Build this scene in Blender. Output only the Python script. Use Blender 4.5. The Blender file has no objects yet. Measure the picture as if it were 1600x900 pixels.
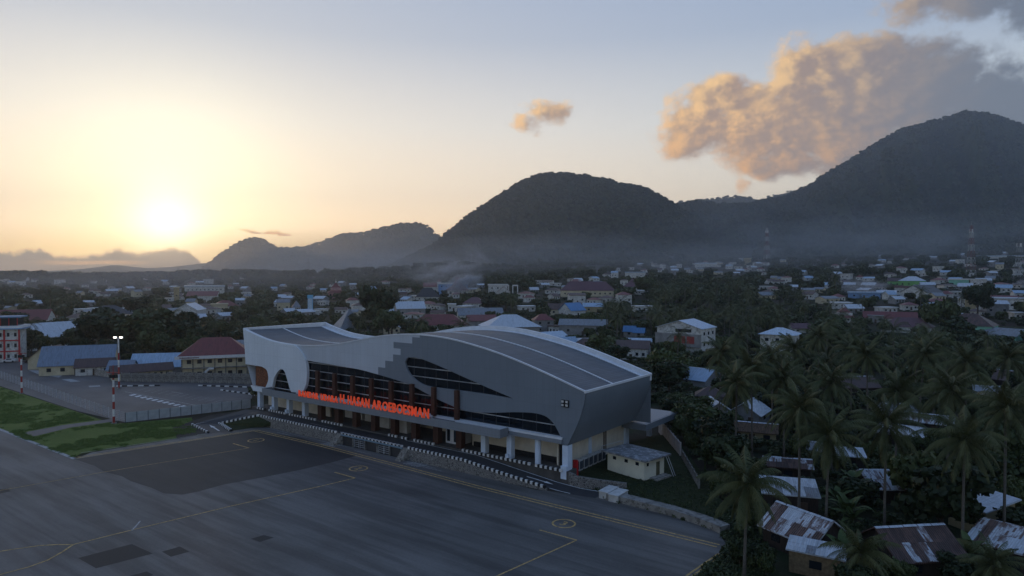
import bpy, bmesh, math, random
import numpy as np
from mathutils import Vector, Matrix
R=math.radians
sc=bpy.context.scene; COL=sc.collection
random.seed(7); np.random.seed(7)
# ------------------------------------------------------------------ camera
F_PX=1067.; CX,CY,YH=800.,450.,425.; CAM_H=33.
PITCH=math.atan((CY-YH)/F_PX)
cam=bpy.data.cameras.new('camera'); cam.sensor_width=36; cam.lens=36*F_PX/1600; cam.clip_start=.5; cam.clip_end=40000
camo=bpy.data.objects.new('camera',cam); COL.objects.link(camo)
camo.location=(0,0,CAM_H); camo.rotation_euler=(math.pi/2-PITCH,0,0); sc.camera=camo
sc.view_settings.view_transform='Standard'; sc.view_settings.look='None'; sc.view_settings.gamma=1; sc.view_settings.exposure=0
sc.view_settings.use_curve_mapping=False
cy=sc.cycles
cy.max_bounces=5; cy.diffuse_bounces=2; cy.glossy_bounces=2; cy.transmission_bounces=4; cy.transparent_max_bounces=12; cy.volume_bounces=0
cy.use_denoising=True
try: cy.denoiser='OPENIMAGEDENOISE'; cy.denoising_input_passes='RGB_ALBEDO_NORMAL'
except Exception: pass
cy.caustics_reflective=False; cy.caustics_refractive=False
cy.sample_clamp_indirect=4; cy.volume_step_rate=4
# ------------------------------------------------------------------ node helper
class S:
    """socket wrapper with arithmetic"""
    def __init__(s,nt,o): s.nt=nt; s.o=o
    def _m(s,op,*a,clamp=False):
        n=s.nt.nodes.new('ShaderNodeMath'); n.operation=op; n.use_clamp=clamp
        for i,v in enumerate((s,)+a): put(s.nt,v,n.inputs[i])
        return S(s.nt,n.outputs[0])
    def __add__(s,b): return s._m('ADD',b)
    __radd__=__add__
    def __sub__(s,b): return s._m('SUBTRACT',b)
    def __rsub__(s,b): return (s*-1)+b
    def __mul__(s,b): return s._m('MULTIPLY',b)
    __rmul__=__mul__
    def __truediv__(s,b): return s._m('DIVIDE',b)
    def __pow__(s,b): return s._m('POWER',b)
    def f(s,op,*a): return s._m(op,*a)
    def clamp(s): return s._m('ADD',0.,clamp=True)
    def smooth(s,a,b,lo=0.,hi=1.):
        n=s.nt.nodes.new('ShaderNodeMapRange'); n.interpolation_type='SMOOTHSTEP'
        put(s.nt,s,n.inputs[0])
        for i,v in zip((1,2,3,4),(a,b,lo,hi)): n.inputs[i].default_value=v
        return S(s.nt,n.outputs[0])
def put(nt,v,inp):
    if isinstance(v,S): nt.links.new(v.o,inp)
    elif isinstance(v,(tuple,list)) and len(v)==3 and len(inp.default_value)==4: inp.default_value=(*v,1)
    else: inp.default_value=v
def mixc(nt,f,a,b,mode='MIX'):
    n=nt.nodes.new('ShaderNodeMix'); n.data_type='RGBA'; n.blend_type=mode
    put(nt,f,n.inputs[0]); put(nt,a,n.inputs[6]); put(nt,b,n.inputs[7]); return S(nt,n.outputs[2])
def noise(nt,vec,scale,detail=4,rough=.55,dim='3D',out=0):
    n=nt.nodes.new('ShaderNodeTexNoise'); n.noise_dimensions=dim
    if vec is not None: put(nt,vec,n.inputs['Vector'])
    n.inputs['Scale'].default_value=scale; n.inputs['Detail'].default_value=detail; n.inputs['Roughness'].default_value=rough
    return S(nt,n.outputs[out])
def comb(nt,x,y,z):
    n=nt.nodes.new('ShaderNodeCombineXYZ')
    for i,v in enumerate((x,y,z)): put(nt,v,n.inputs[i])
    return S(nt,n.outputs[0])
def sep(nt,v):
    n=nt.nodes.new('ShaderNodeSeparateXYZ'); put(nt,v,n.inputs[0]); return [S(nt,o) for o in n.outputs]
def mapping(nt,v,loc=(0,0,0),rot=(0,0,0),scale=(1,1,1)):
    n=nt.nodes.new('ShaderNodeMapping'); put(nt,v,n.inputs[0])
    n.inputs[1].default_value=loc; n.inputs[2].default_value=rot; n.inputs[3].default_value=scale
    return S(nt,n.outputs[0])
# ------------------------------------------------------------------ world: dusk sky with clouds
SUN_AZ=math.atan((262-CX)/F_PX); SUN_EL=math.atan((YH-348)/F_PX*math.cos(SUN_AZ))
SDIR=Vector((math.sin(SUN_AZ)*math.cos(SUN_EL),math.cos(SUN_AZ)*math.cos(SUN_EL),math.sin(SUN_EL)))
def azel(px,py):
    a=math.atan((px-CX)/F_PX); return a,math.atan((YH-py)/F_PX*math.cos(a))
w=bpy.data.worlds.new('World'); sc.world=w; w.use_nodes=True; nt=w.node_tree; nt.nodes.clear()
def cloud_group(name,blobs):
    g=bpy.data.node_groups.new(name,'ShaderNodeTree')
    g.interface.new_socket('Az',in_out='INPUT',socket_type='NodeSocketFloat'); g.interface.new_socket('El',in_out='INPUT',socket_type='NodeSocketFloat')
    g.interface.new_socket('Density',in_out='OUTPUT',socket_type='NodeSocketFloat')
    gi=g.nodes.new('NodeGroupInput'); go=g.nodes.new('NodeGroupOutput')
    A0=S(g,gi.outputs[0]); E0=S(g,gi.outputs[1])
    base=comb(g,A0,E0*1.25,0.)
    wn=g.nodes.new('ShaderNodeTexNoise'); put(g,base,wn.inputs['Vector']); wn.inputs['Scale'].default_value=9; wn.inputs['Detail'].default_value=2
    wx,wy,wz=sep(g,S(g,wn.outputs['Color']))
    A=A0+(wx-.5)*.08; E_=E0+(wy-.5)*.06
    tot=None
    for px,py,rx,ry,k in blobs:
        a,e=azel(px,py); ca=math.cos(a)**2
        dx=(A-a)/(rx/F_PX*ca*1.15); dy=(E_-e)/(ry/F_PX*1.15)
        v=((1-(dx*dx+dy*dy))*k)
        tot=v if tot is None else tot.f('SMOOTH_MAX',v,.25)
    vo=g.nodes.new('ShaderNodeTexVoronoi'); vo.feature='SMOOTH_F1'; vo.inputs['Scale'].default_value=32; vo.inputs['Smoothness'].default_value=.6
    put(g,comb(g,A,E_*1.3,0.),vo.inputs['Vector']); bill=S(g,vo.outputs['Distance'])
    n1=noise(g,base,30,6,.62)
    n2=noise(g,comb(g,A,E_*1.2,2.),70,4,.62)
    d=tot+(n1-.5)*1.6+(.42-bill)*.42+(n2-.5)*.45
    put(g,d,go.inputs[0])
    return g
CLOUD_MAIN=cloud_group('cloud_main',[(1080,200,60,48,1),(1130,158,65,42,1),(1195,205,115,62,1),(1262,130,80,52,1),(1300,190,130,75,1),(1235,260,95,24,.9),
           (1345,112,80,48,1),(1420,155,130,70,1),(1540,160,120,50,1),(1680,150,110,44,1),(1330,235,120,45,1),(1490,4,130,30,.85),(1620,14,100,36,.9),(1150,294,18,15,.6),
           (858,170,38,19,.52),(822,197,24,15,.46),(432,356,24,6,.62),(398,359,16,4,.45)])
def sky():
    tc=nt.nodes.new('ShaderNodeTexCoord'); d=S(nt,tc.outputs['Generated'])
    x,y,z=sep(nt,d)
    az=x.f('ARCTAN2',y); el=z.f('ARCSINE')
    st=nt.nodes.new('ShaderNodeTexSky'); st.sky_type='NISHITA'; st.sun_disc=False
    st.sun_elevation=SUN_EL; st.sun_rotation=SUN_AZ; st.air_density=1.; st.dust_density=1.2; st.ozone_density=1.5; st.altitude=30
    nish=S(nt,st.outputs[0])
    rp=nt.nodes.new('ShaderNodeValToRGB'); cr=rp.color_ramp
    stops=[(0.,(.95,.60,.28)),(.024,(1.10,.76,.36)),(.05,(1.62,1.20,.77)),(.10,(1.44,1.19,.89)),(.17,(1.08,1.01,.91)),(.27,(.60,.65,.75)),(.40,(.40,.50,.70)),(.65,(.30,.41,.64)),(1,(.25,.35,.58))]
    while len(cr.elements)<len(stops): cr.elements.new(.5)
    for e,(p,c) in zip(cr.elements,stops): e.position=p; e.color=(*c,1)
    put(nt,(el/1.2).clamp(),rp.inputs[0]); grad=S(nt,rp.outputs[0])
    ca=(x*SDIR.x+y*SDIR.y+z*SDIR.z).f('MINIMUM',1.).f('MAXIMUM',-1.)
    A=ca.f('ARCCOSINE')*(180/math.pi)
    side=mixc(nt,A.smooth(15,80),(1.,1.,1.),(.62,.76,.92))       # away from the sunset the sky is darker and bluer
    sk=mixc(nt,.12,mixc(nt,1.,grad,side,'MULTIPLY'),mixc(nt,1.,nish,(.1,.1,.1),'MULTIPLY'))
    def glow(c,f): return mixc(nt,1.,comb(nt,f,f,f),c,'MULTIPLY')
    g1=(A*(-1/8.)).f('EXPONENT'); g2=((A/8.)*(A/8.)*-1).f('EXPONENT'); g3=((A/2.3)*(A/2.3)*-1).f('EXPONENT')
    halo=mixc(nt,1.,mixc(nt,1.,glow((.34,.31,.14),g1),glow((.52,.52,.30),g2),'ADD'),glow((.75,.78,.85),g3),'ADD')
    sk=mixc(nt,1.,sk,halo,'ADD')
    plain=nt.nodes.new('ShaderNodeBackground'); put(nt,sk,plain.inputs[0])
    def region(prev,mask,col):
        b=nt.nodes.new('ShaderNodeBackground'); put(nt,col,b.inputs[0])
        m=nt.nodes.new('ShaderNodeMixShader'); put(nt,mask,m.inputs[0]); nt.links.new(prev.outputs[0],m.inputs[1]); nt.links.new(b.outputs[0],m.inputs[2]); return m
    def box(a0,a1,e0,e1): return az.f('GREATER_THAN',a0)*az.f('LESS_THAN',a1)*el.f('GREATER_THAN',e0)*el.f('LESS_THAN',e1)
    def cloudcol(grp,lit_c,sh_c,dark_c):
        def dens(da,de):
            n=nt.nodes.new('ShaderNodeGroup'); n.node_tree=grp; put(nt,az+da,n.inputs[0]); put(nt,el+de,n.inputs[1]); return S(nt,n.outputs[0])
        d0=dens(0,0); d1=dens(-.014,.004)
        alpha=d0.smooth(-.06,.62)
        big=noise(nt,comb(nt,az,el*1.3,5.),16,3,.55)
        lit=((d0-d1)*1.0+.36+(big-.5)*1.1+d0.smooth(0.,.9,.16,-.08)).smooth(0.,1.)
        right=(az-el*.25).smooth(.24,.58,1.,.0)
        c=mixc(nt,lit,sh_c,mixc(nt,el.smooth(.13,.27),(1.1,.56,.18),lit_c))
        c=mixc(nt,right,dark_c,c)
        return mixc(nt,alpha*.93,sk,c)
    boxes=(box(.16,.95,.105,.50)+box(-.01,.10,.185,.27)+box(-.385,-.30,.050,.072)).f('MINIMUM',1.)
    m=region(plain,boxes,cloudcol(CLOUD_MAIN,(1.12,.70,.28),(.43,.285,.20),(.155,.185,.235)))
    # cloud bank low over the western horizon
    n3=noise(nt,comb(nt,az,el*.7,.3),26,5,.58); n4=noise(nt,comb(nt,az,el*5,1.3),9,2,.5)
    top=az.smooth(-.54,-.46,.027,.036)+(n3-.5)*.034-az.smooth(-.45,-.37,0.,.075)
    dd=(top-el)*110
    gap=((az+.547).f('ABSOLUTE')).smooth(.02,.075,1,0)*((el-.0115-(n4-.5)*.007).f('ABSOLUTE')).smooth(.0010,.0038,1,0)
    alpha=dd.smooth(0.,.9)
    bankc=mixc(nt,(A*(-1/6.)).f('EXPONENT')*.5,mixc(nt,el.smooth(.0,.03),(.33,.25,.19),(.24,.205,.18)),(.58,.40,.24))
    bankc=mixc(nt,gap*.85,bankc,(.98,.55,.25))
    rim=dd.smooth(0.,.6)*dd.smooth(.3,1.3,1,0)*A.smooth(2,7,1,0)
    bc=mixc(nt,alpha*(g3*-.35+.95),sk,bankc)
    bc=mixc(nt,1.,bc,glow((.9,.6,.25),rim),'ADD')
    m=region(m,box(-1.2,-.33,-.03,.052),bc)
    return m
m=sky()
out=nt.nodes.new('ShaderNodeOutputWorld'); nt.links.new(m.outputs[0],out.inputs[0])
w.cycles.sampling_method='MANUAL'; w.cycles.sample_map_resolution=512
sun=bpy.data.lights.new('sun','SUN'); sun.energy=.5; sun.angle=R(2.); sun.color=(1.,.62,.32)
suno=bpy.data.objects.new('sun',sun); COL.objects.link(suno); suno.rotation_euler=SDIR.to_track_quat('Z','Y').to_euler()
# ------------------------------------------------------------------ helpers
def tag(o,label=None,cat=None,group=None,kind=None):
    if label: o['label']=label
    if cat: o['category']=cat
    if group: o['group']=group
    if kind: o['kind']=kind
    return o
def link(o,parent=None):
    COL.objects.link(o)
    if parent is not None: o.parent=parent
    return o
def empty(name,loc=(0,0,0),rz=0,label=None,cat=None,group=None,parent=None):
    o=bpy.data.objects.new(name,None); o.empty_display_size=.3; o.location=loc; o.rotation_euler=(0,0,rz)
    link(o,parent); tag(o,label,cat,group); return o
def inst(name,me,parent=None,loc=(0,0,0),rot=(0,0,0),scale=(1,1,1)):
    o=bpy.data.objects.new(name,me); o.location=loc; o.rotation_euler=rot; o.scale=scale; return link(o,parent)
class MB:
    """collects faces of ONE piece; build() links them as one mesh object"""
    def __init__(s): s.v=[]; s.f=[]; s.m=[]
    def add(s,vs,fs,mi=0):
        o=len(s.v); s.v+=[tuple(p) for p in vs]; s.f+=[tuple(i+o for i in f) for f in fs]; s.m+=[mi]*len(fs); return s
    def quad(s,a,b,c,d,mi=0): return s.add([a,b,c,d],[(0,1,2,3)],mi)
    def box(s,x0,x1,y0,y1,z0,z1,mi=0,fr=None):
        vs=[(x,y,z) for z in (z0,z1) for x,y in ((x0,y0),(x1,y0),(x1,y1),(x0,y1))]
        if fr: vs=[fr(*p) for p in vs]
        return s.add(vs,[(3,2,1,0),(4,5,6,7),(0,1,5,4),(1,2,6,5),(2,3,7,6),(3,0,4,7)],mi)
    def prism(s,poly,z0,z1,mi=0,fr=None):
        n=len(poly); vs=[(x,y,z0) for x,y in poly]+[(x,y,z1) for x,y in poly]
        if fr: vs=[fr(*p) for p in vs]
        return s.add(vs,[tuple(range(n-1,-1,-1)),tuple(range(n,2*n))]+[(i,(i+1)%n,n+(i+1)%n,n+i) for i in range(n)],mi)
    def tube(s,pts,rad,n=8,mi=0,cap=True):
        pts=[Vector(p) for p in pts]; rs=rad if isinstance(rad,(list,tuple)) else [rad]*len(pts); vs=[]
        for i,p in enumerate(pts):
            t=(pts[min(i+1,len(pts)-1)]-pts[max(i-1,0)]).normalized()
            a=t.cross(Vector((0,0,1)) if abs(t.z)<.95 else Vector((1,0,0))).normalized(); b=t.cross(a)
            vs+=[p+(a*math.cos(2*math.pi*k/n)+b*math.sin(2*math.pi*k/n))*rs[i] for k in range(n)]
        fs=[(i*n+k,i*n+(k+1)%n,(i+1)*n+(k+1)%n,(i+1)*n+k) for i in range(len(pts)-1) for k in range(n)]
        if cap: fs+=[tuple(range(n-1,-1,-1)),tuple(range((len(pts)-1)*n,len(pts)*n))]
        return s.add(vs,fs,mi)
    def mesh(s,name,mats):
        me=bpy.data.meshes.new(name); me.from_pydata(s.v,[],s.f)
        for m in (mats if isinstance(mats,(list,tuple)) else [mats]): me.materials.append(m)
        me.polygons.foreach_set('material_index',s.m); me.update(); return me
    def build(s,name,mats,parent=None,smooth=False):
        me=s.mesh(name,mats)
        if smooth: me.shade_smooth()
        return inst(name,me,parent)
def struct(o): o['kind']='structure'; return o
# ------------------------------------------------------------------ materials
MATS={}
def mat(name,col,rough=.8,vary=.15,scale=1.2,bump=0.,bscale=20.,metal=0.,spec=.3,col2=None,stretch=(1,1,1),emit=None,rot=0.,coord='Object'):
    if name in MATS: return MATS[name]
    m=bpy.data.materials.new(name); m.use_nodes=True; t=m.node_tree; bs=t.nodes['Principled BSDF']
    tc=t.nodes.new('ShaderNodeTexCoord'); v=S(t,tc.outputs[coord]); v=mapping(t,v,rot=(0,0,rot),scale=stretch)
    n=noise(t,v,scale,5,.6); k=n.smooth(.25,.75,1-vary,1+vary)
    c=mixc(t,1.,col,comb(t,k,k,k),'MULTIPLY')
    if col2: c=mixc(t,noise(t,v,scale*2.3,4,.65).smooth(.5,.62),c,col2)
    put(t,c,bs.inputs['Base Color']); bs.inputs['Roughness'].default_value=rough; bs.inputs['Metallic'].default_value=metal
    bs.inputs['Specular IOR Level'].default_value=spec
    if bump:
        b=t.nodes.new('ShaderNodeBump'); b.inputs['Strength'].default_value=bump; b.inputs['Distance'].default_value=.05
        put(t,noise(t,v,bscale,3,.6),b.inputs['Height']); t.links.new(b.outputs[0],bs.inputs['Normal'])
    if emit: bs.inputs['Emission Color'].default_value=(*emit[0],1); bs.inputs['Emission Strength'].default_value=emit[1]
    MATS[name]=m; return m
def tin(name,col,rust=(.10,.045,.028),amt=.5,pitch=.25,axis=0,rough=.5,worn=0.):
    """corrugated sheet: ribs as fine relief, rust in streaks and sheets of uneven age"""
    if name in MATS: return MATS[name]
    m=bpy.data.materials.new(name); m.use_nodes=True; t=m.node_tree; bs=t.nodes['Principled BSDF']
    tc=t.nodes.new('ShaderNodeTexCoord'); v=S(t,tc.outputs['Object']); x,y,z=sep(t,v); a=(x,y)[axis]
    wv=(a*(2*math.pi/pitch)).f('SINE')
    oi=t.nodes.new('ShaderNodeObjectInfo'); rnd=S(t,oi.outputs['Random'])
    vv=comb(t,x+rnd*40,y,z)
    sc_=(.45,.12,.3) if axis==0 else (.12,.45,.3)
    n=noise(t,mapping(t,vv,scale=sc_),2.2,5,.65)
    br=t.nodes.new('ShaderNodeTexBrick'); put(t,mapping(t,comb(t,(y,x)[axis],(x,y)[axis],0.),scale=(.45,1.1,1)),br.inputs['Vector'])
    br.inputs['Color1'].default_value=(.82,.82,.82,1); br.inputs['Color2'].default_value=(1.12,1.12,1.12,1); br.inputs['Mortar'].default_value=(.7,.7,.7,1); br.inputs['Mortar Size'].default_value=.008; br.inputs['Scale'].default_value=1
    c=mixc(t,1.,col,S(t,br.outputs[0]),'MULTIPLY')
    if worn: 
        bc,_,_=sep(t,S(t,br.outputs[0])); c=mixc(t,bc.smooth(.84,.9,worn,0.),c,rust)
    c=mixc(t,n.smooth(.66-amt*.4,.80-amt*.4)*min(1,amt*1.6),c,rust)
    put(t,c,bs.inputs['Base Color']); bs.inputs['Roughness'].default_value=rough; bs.inputs['Specular IOR Level'].default_value=.4
    b=t.nodes.new('ShaderNodeBump'); b.inputs['Strength'].default_value=.6; b.inputs['Distance'].default_value=.04
    put(t,wv,b.inputs['Height']); t.links.new(b.outputs[0],bs.inputs['Normal'])
    MATS[name]=m; return m
def leafmat(name,c1,c2,trans=.25):
    m=bpy.data.materials.new(name); m.use_nodes=True; t=m.node_tree; bs=t.nodes['Principled BSDF']
    oi=t.nodes.new('ShaderNodeObjectInfo'); tc=t.nodes.new('ShaderNodeTexCoord')
    n=noise(t,S(t,tc.outputs['Object']),.6,4,.7)
    f=(n.smooth(.3,.7)*.7+S(t,oi.outputs['Random'])*.5-.1).clamp()
    put(t,mixc(t,f,c1,c2),bs.inputs['Base Color']); bs.inputs['Roughness'].default_value=.6; bs.inputs['Specular IOR Level'].default_value=.25
    MATS[name]=m; return m
# ------------------------------------------------------------------ place geometry: pixel bearings measured in the photo -> ground points
def ray(px,py):
    a=(px-CX)/F_PX; b=-(py-CY)/F_PX
    return a, math.cos(PITCH)+b*math.sin(PITCH), -math.sin(PITCH)+b*math.cos(PITCH)
def G(px,py,z=0.):
    x,y,q=ray(px,py); k=(z-CAM_H)/q; return x*k,y*k
def sstep(a,b,x):
    t=np.clip((np.asarray(x,dtype=float)-a)/(b-a),0,1); return t*t*(3-2*t)
# terminal axes: s along the front (near corner -> far corner), t towards the back
P0=(8.588,105.864); U=(-.8001,.5998); V=(.5998,.8001)
def W(s,t,z=0.): return (P0[0]+s*U[0]+t*V[0], P0[1]+s*U[1]+t*V[1], z)
ROT_U=math.atan2(-U[1],-U[0])     # local x axis = -s (left->right along the front), local y = t
# value noise (numpy)
_rs=np.random.RandomState(3); _T=_rs.rand(256,256)
def vnoise(x,y):
    x=np.asarray(x,float); y=np.asarray(y,float)
    xi=np.floor(x).astype(int); yi=np.floor(y).astype(int); fx=x-xi; fy=y-yi; fx=fx*fx*(3-2*fx); fy=fy*fy*(3-2*fy)
    g=lambda i,j:_T[i&255,j&255]
    return (g(xi,yi)*(1-fx)+g(xi+1,yi)*fx)*(1-fy)+(g(xi,yi+1)*(1-fx)+g(xi+1,yi+1)*fx)*fy
def fbm(x,y,o=4): return sum(vnoise(x*2**k+17*k,y*2**k+31*k)*.5**k for k in range(o))/(2-.5**(o-1))
def terrain(x,y):
    x=np.asarray(x,float); y=np.asarray(y,float); d=np.hypot(x,y)
    px=CX+F_PX*x/np.maximum(y,30)
    slope=.008+.034*sstep(420,900,px)+.006*sstep(1000,1500,px)
    h=slope*np.maximum(0,d-300-40*sstep(800,300,px))
    h=np.minimum(h,slope*2600)+11*np.exp(-((d-1450)/330.)**2)*sstep(950,500,px)*(.5+fbm(px/160.,d*0,2))
    h=h+(fbm(x/160,y/160,3)-.5)*np.clip((d-260)/300,0,1)*np.clip(slope*260,2,9)
    h=h-1.2*sstep(34,60,x-(y-90)*.25)*sstep(60,90,y)*sstep(420,250,d)  # village lies a little below the apron
    return np.where(y<0,0,h)
def T(px,py):
    """ground point seen at a photo position"""
    x,y,q=ray(px,py); k=40.
    while k<9000:
        if CAM_H+q*k<=float(terrain(x*k,y*k)): break
        k*=1.01; k+=.4
    lo=k/1.01-.5; hi=k
    for _ in range(18):
        mid=(lo+hi)/2
        if CAM_H+q*mid<=float(terrain(x*mid,y*mid)): hi=mid
        else: lo=mid
    return x*hi,y*hi,float(terrain(x*hi,y*hi))
# ------------------------------------------------------------------ ground sheet
def make_ground():
    rr=np.concatenate([np.linspace(1,40,6),40+np.cumsum(np.linspace(4,60,60)),[3000,4000,5000,6200]]); rr=np.unique(np.round(rr,2))
    th=np.concatenate([np.radians(np.linspace(-180,-52,20)[:-1]),np.radians(np.linspace(-52,52,260)),np.radians(np.linspace(52,180,20)[1:])])
    RR,TT=np.meshgrid(rr,th,indexing='ij'); X=RR*np.sin(TT); Y=RR*np.cos(TT); Z=terrain(X,Y)-.06
    nR,nT=X.shape; idx=np.arange(nR*nT).reshape(nR,nT)
    f=np.stack([idx[:-1,:-1],idx[:-1,1:],idx[1:,1:],idx[1:,:-1]],-1).reshape(-1,4)[:,::-1]
    me=bpy.data.meshes.new('ground'); me.from_pydata(np.stack([X,Y,Z],-1).reshape(-1,3).tolist(),[],f.tolist())
    me.materials.append(M_ground); me.shade_smooth(); return struct(inst('ground',me))
def ground_material():
    m=bpy.data.materials.new('ground'); m.use_nodes=True; t=m.node_tree; bs=t.nodes['Principled BSDF']
    tc=t.nodes.new('ShaderNodeTexCoord'); v=S(t,tc.outputs['Object'])
    n1=noise(t,v,.05,5,.6); n2=noise(t,v,.6,5,.65); 
    c=mixc(t,n1.smooth(.4,.6),(.045,.036,.026),(.026,.036,.016)); c=mixc(t,n2.smooth(.5,.7)*.6,c,(.075,.06,.045))
    put(t,c,bs.inputs['Base Color']); bs.inputs['Roughness'].default_value=.95; bs.inputs['Specular IOR Level'].default_value=.1
    b=t.nodes.new('ShaderNodeBump'); b.inputs['Strength'].default_value=.7; b.inputs['Distance'].default_value=.3; put(t,n2,b.inputs['Height']); t.links.new(b.outputs[0],bs.inputs['Normal'])
    return m
M_ground=ground_material()
make_ground()
# ------------------------------------------------------------------ hills
def hill_material(name,c1,c2):
    m=bpy.data.materials.new(name); m.use_nodes=True; t=m.node_tree; bs=t.nodes['Principled BSDF']
    tc=t.nodes.new('ShaderNodeTexCoord'); v=S(t,tc.outputs['Object'])
    n=noise(t,v,.012,5,.65); n2=noise(t,v,.07,3,.6)
    put(t,mixc(t,(n.smooth(.35,.65)*.6+n2*.4).clamp(),c1,c2),bs.inputs['Base Color']); bs.inputs['Roughness'].default_value=.95; bs.inputs['Specular IOR Level'].default_value=.05
    b=t.nodes.new('ShaderNodeBump'); b.inputs['Strength'].default_value=1; b.inputs['Distance'].default_value=9; put(t,n2,b.inputs['Height']); t.links.new(b.outputs[0],bs.inputs['Normal'])
    return m
HILLS=[]   # (fn, pxrange, drange) for scattering forest
def make_hill(name,prof,Dr,front,back,mt,npx=220,nd=70,spur=.34,seed=0,base=None):
    """prof: ridge line (bearing px, ridge py) ; Dr: distance of the ridge ; front/back: horizontal run of the slopes"""
    pxs=np.array([p[0] for p in prof],float); pys=np.array([p[1] for p in prof],float)
    def D_(px): return Dr(px) if callable(Dr) else Dr
    def height(px,d):
        py=np.interp(px,pxs,pys); D=D_(px)
        rz=CAM_H+(YH-py)/F_PX*D*1.0
        x=(px-CX)/F_PX*d; g=terrain(x,d)
        q=np.where(d<D,(d-(D-front))/front,1-(d-D)/back)
        sp=1-np.abs(2*fbm(px/46.+seed*9.1+d/900.,d/700.+seed,4)-1)*1.6
        q2=np.clip(q,0,1); shape=q2**1.25
        sidev=1-spur*(1-q2)*q2*4*(sp*1.6-.4)
        z=g-12*(1-q2)+(rz-g)*shape*sidev+(fbm(px/22.+seed,d/90.,3)-.5)*46*q2*(1-q2)*4
        return np.where(q<=0,g-14,z)
    P=np.linspace(pxs[0],pxs[-1],npx)
    q=np.concatenate([np.linspace(0,1,nd),1+np.linspace(0,1,14)[1:]])
    PP,QQ=np.meshgrid(P,q,indexing='ij'); DD=np.where(QQ<=1,D_(PP)-front*(1-QQ),D_(PP)+back*(QQ-1))
    Z=height(PP,DD); X=(PP-CX)/F_PX*DD; n1,n2=X.shape; idx=np.arange(n1*n2).reshape(n1,n2)
    f=np.stack([idx[:-1,:-1],idx[1:,:-1],idx[1:,1:],idx[:-1,1:]],-1).reshape(-1,4)
    me=bpy.data.meshes.new(name); me.from_pydata(np.stack([X,DD,Z],-1).reshape(-1,3).tolist(),[],f.tolist()); me.materials.append(mt); me.shade_smooth()
    o=struct(inst(name,me)); HILLS.append((name,height,pxs[0],pxs[-1],D_,front)); return o
M_hill=hill_material('forest_slope',(.018,.028,.012),(.045,.055,.024))
make_hill('hill',[(600,424),(640,405),(680,384),(700,366),(730,343),(760,322),(790,302),(815,287),(840,277),(870,274),(910,277),(945,284),(970,292),(1000,295),(1020,303),(1050,321),(1080,340),(1120,362),(1170,385),(1230,412)],2300,900,700,M_hill,seed=1,npx=300)
make_hill('mountain',[(985,420),(1020,345),(1060,322),(1090,316),(1120,322),(1170,321),(1230,308),(1260,294),(1300,268),(1340,244),(1370,225),(1400,208),(1440,196),(1480,186),(1510,178),(1545,182),(1580,193),(1620,206),(1700,235),(1800,270),(1950,330),(2150,420)],2900,1450,900,M_hill,seed=2,npx=340,nd=110,spur=.42)
make_hill('ridge',[(970,424),(1000,345),(1040,322),(1060,319),(1090,315),(1130,310),(1160,309),(1190,313),(1210,306),(1235,300),(1260,310),(1300,340),(1400,420)],4600,1000,800,M_hill,seed=3,npx=120,nd=30)
make_hill('foothill',[(1110,424),(1160,395),(1210,381),(1270,380),(1330,392),(1400,395),(1480,385),(1560,366),(1620,350),(1720,330),(1850,360),(2000,424)],1900,500,500,M_hill,seed=6,npx=200,nd=50)
make_hill('hill.001',[(310,428),(340,404),(370,384),(395,374),(412,378),(428,388),(450,391),(480,389),(510,378),(540,368),(570,367),(600,358),(630,353),(650,351),(668,356),(685,372),(720,390),(790,424)],3700,1000,800,M_hill,seed=4,npx=220,nd=50)
make_hill('far_range',[(-500,426),(-200,420),(60,424),(120,421),(150,418),(175,414),(200,416),(230,419),(270,417),(320,411),(360,416),(420,426)],5200,700,500,M_hill,seed=5,npx=120,nd=20)
# ------------------------------------------------------------------ haze: the evening air
def haze_box():
    b=MB().box(-7700,7700,-6350,6450,-60,760); m=bpy.data.materials.new('haze'); m.use_nodes=True; t=m.node_tree; t.nodes.clear()
    pv=t.nodes.new('ShaderNodeVolumePrincipled'); pv.inputs['Color'].default_value=(.74,.85,1.,1); pv.inputs['Density'].default_value=HAZE; pv.inputs['Anisotropy'].default_value=.62
    o=t.nodes.new('ShaderNodeOutputMaterial'); t.links.new(pv.outputs[0],o.inputs['Volume'])
    ob=b.build('haze',m); tag(ob,'pale blue evening haze over the town and hills','haze',kind='stuff'); return ob
HAZE=1.2e-4
haze_box()
# ------------------------------------------------------------------ airfield surfaces
UANG=math.atan2(U[1],U[0])
def asphalt(name,c,seam=1.,stain=.5,spec=.32):
    m=bpy.data.materials.new(name); m.use_nodes=True; t=m.node_tree; bs=t.nodes['Principled BSDF']
    tc=t.nodes.new('ShaderNodeTexCoord'); v=mapping(t,S(t,tc.outputs['Object']),rot=(0,0,-UANG))
    x,y,z=sep(t,v)
    st_=noise(t,comb(t,x*.032,y*.40,0.),1.,6,.62)          # long paving lanes along the front
    st2=noise(t,comb(t,x*.010,y*1.1,4.),1.,4,.6)
    bl=noise(t,v,.07,5,.6); gr=noise(t,v,3.,4,.7); fine=noise(t,v,22.,2,.6)
    k=(st_.smooth(.36,.60,.66,1.14)*seam+(1-seam))*(st2.smooth(.36,.6,.90,1.04)*seam+(1-seam))*bl.smooth(.32,.66,1-.4*stain,1+.28*stain)*gr.smooth(.2,.8,.86,1.12)*fine.smooth(.2,.8,.85,1.15)
    put(t,mixc(t,1.,c,comb(t,k,k,k),'MULTIPLY'),bs.inputs['Base Color']); bs.inputs['Roughness'].default_value=.64; bs.inputs['Specular IOR Level'].default_value=spec
    b=t.nodes.new('ShaderNodeBump'); b.inputs['Strength'].default_value=.25; b.inputs['Distance'].default_value=.03; put(t,gr+fine*.5,b.inputs['Height']); t.links.new(b.outputs[0],bs.inputs['Normal'])
    return m
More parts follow.
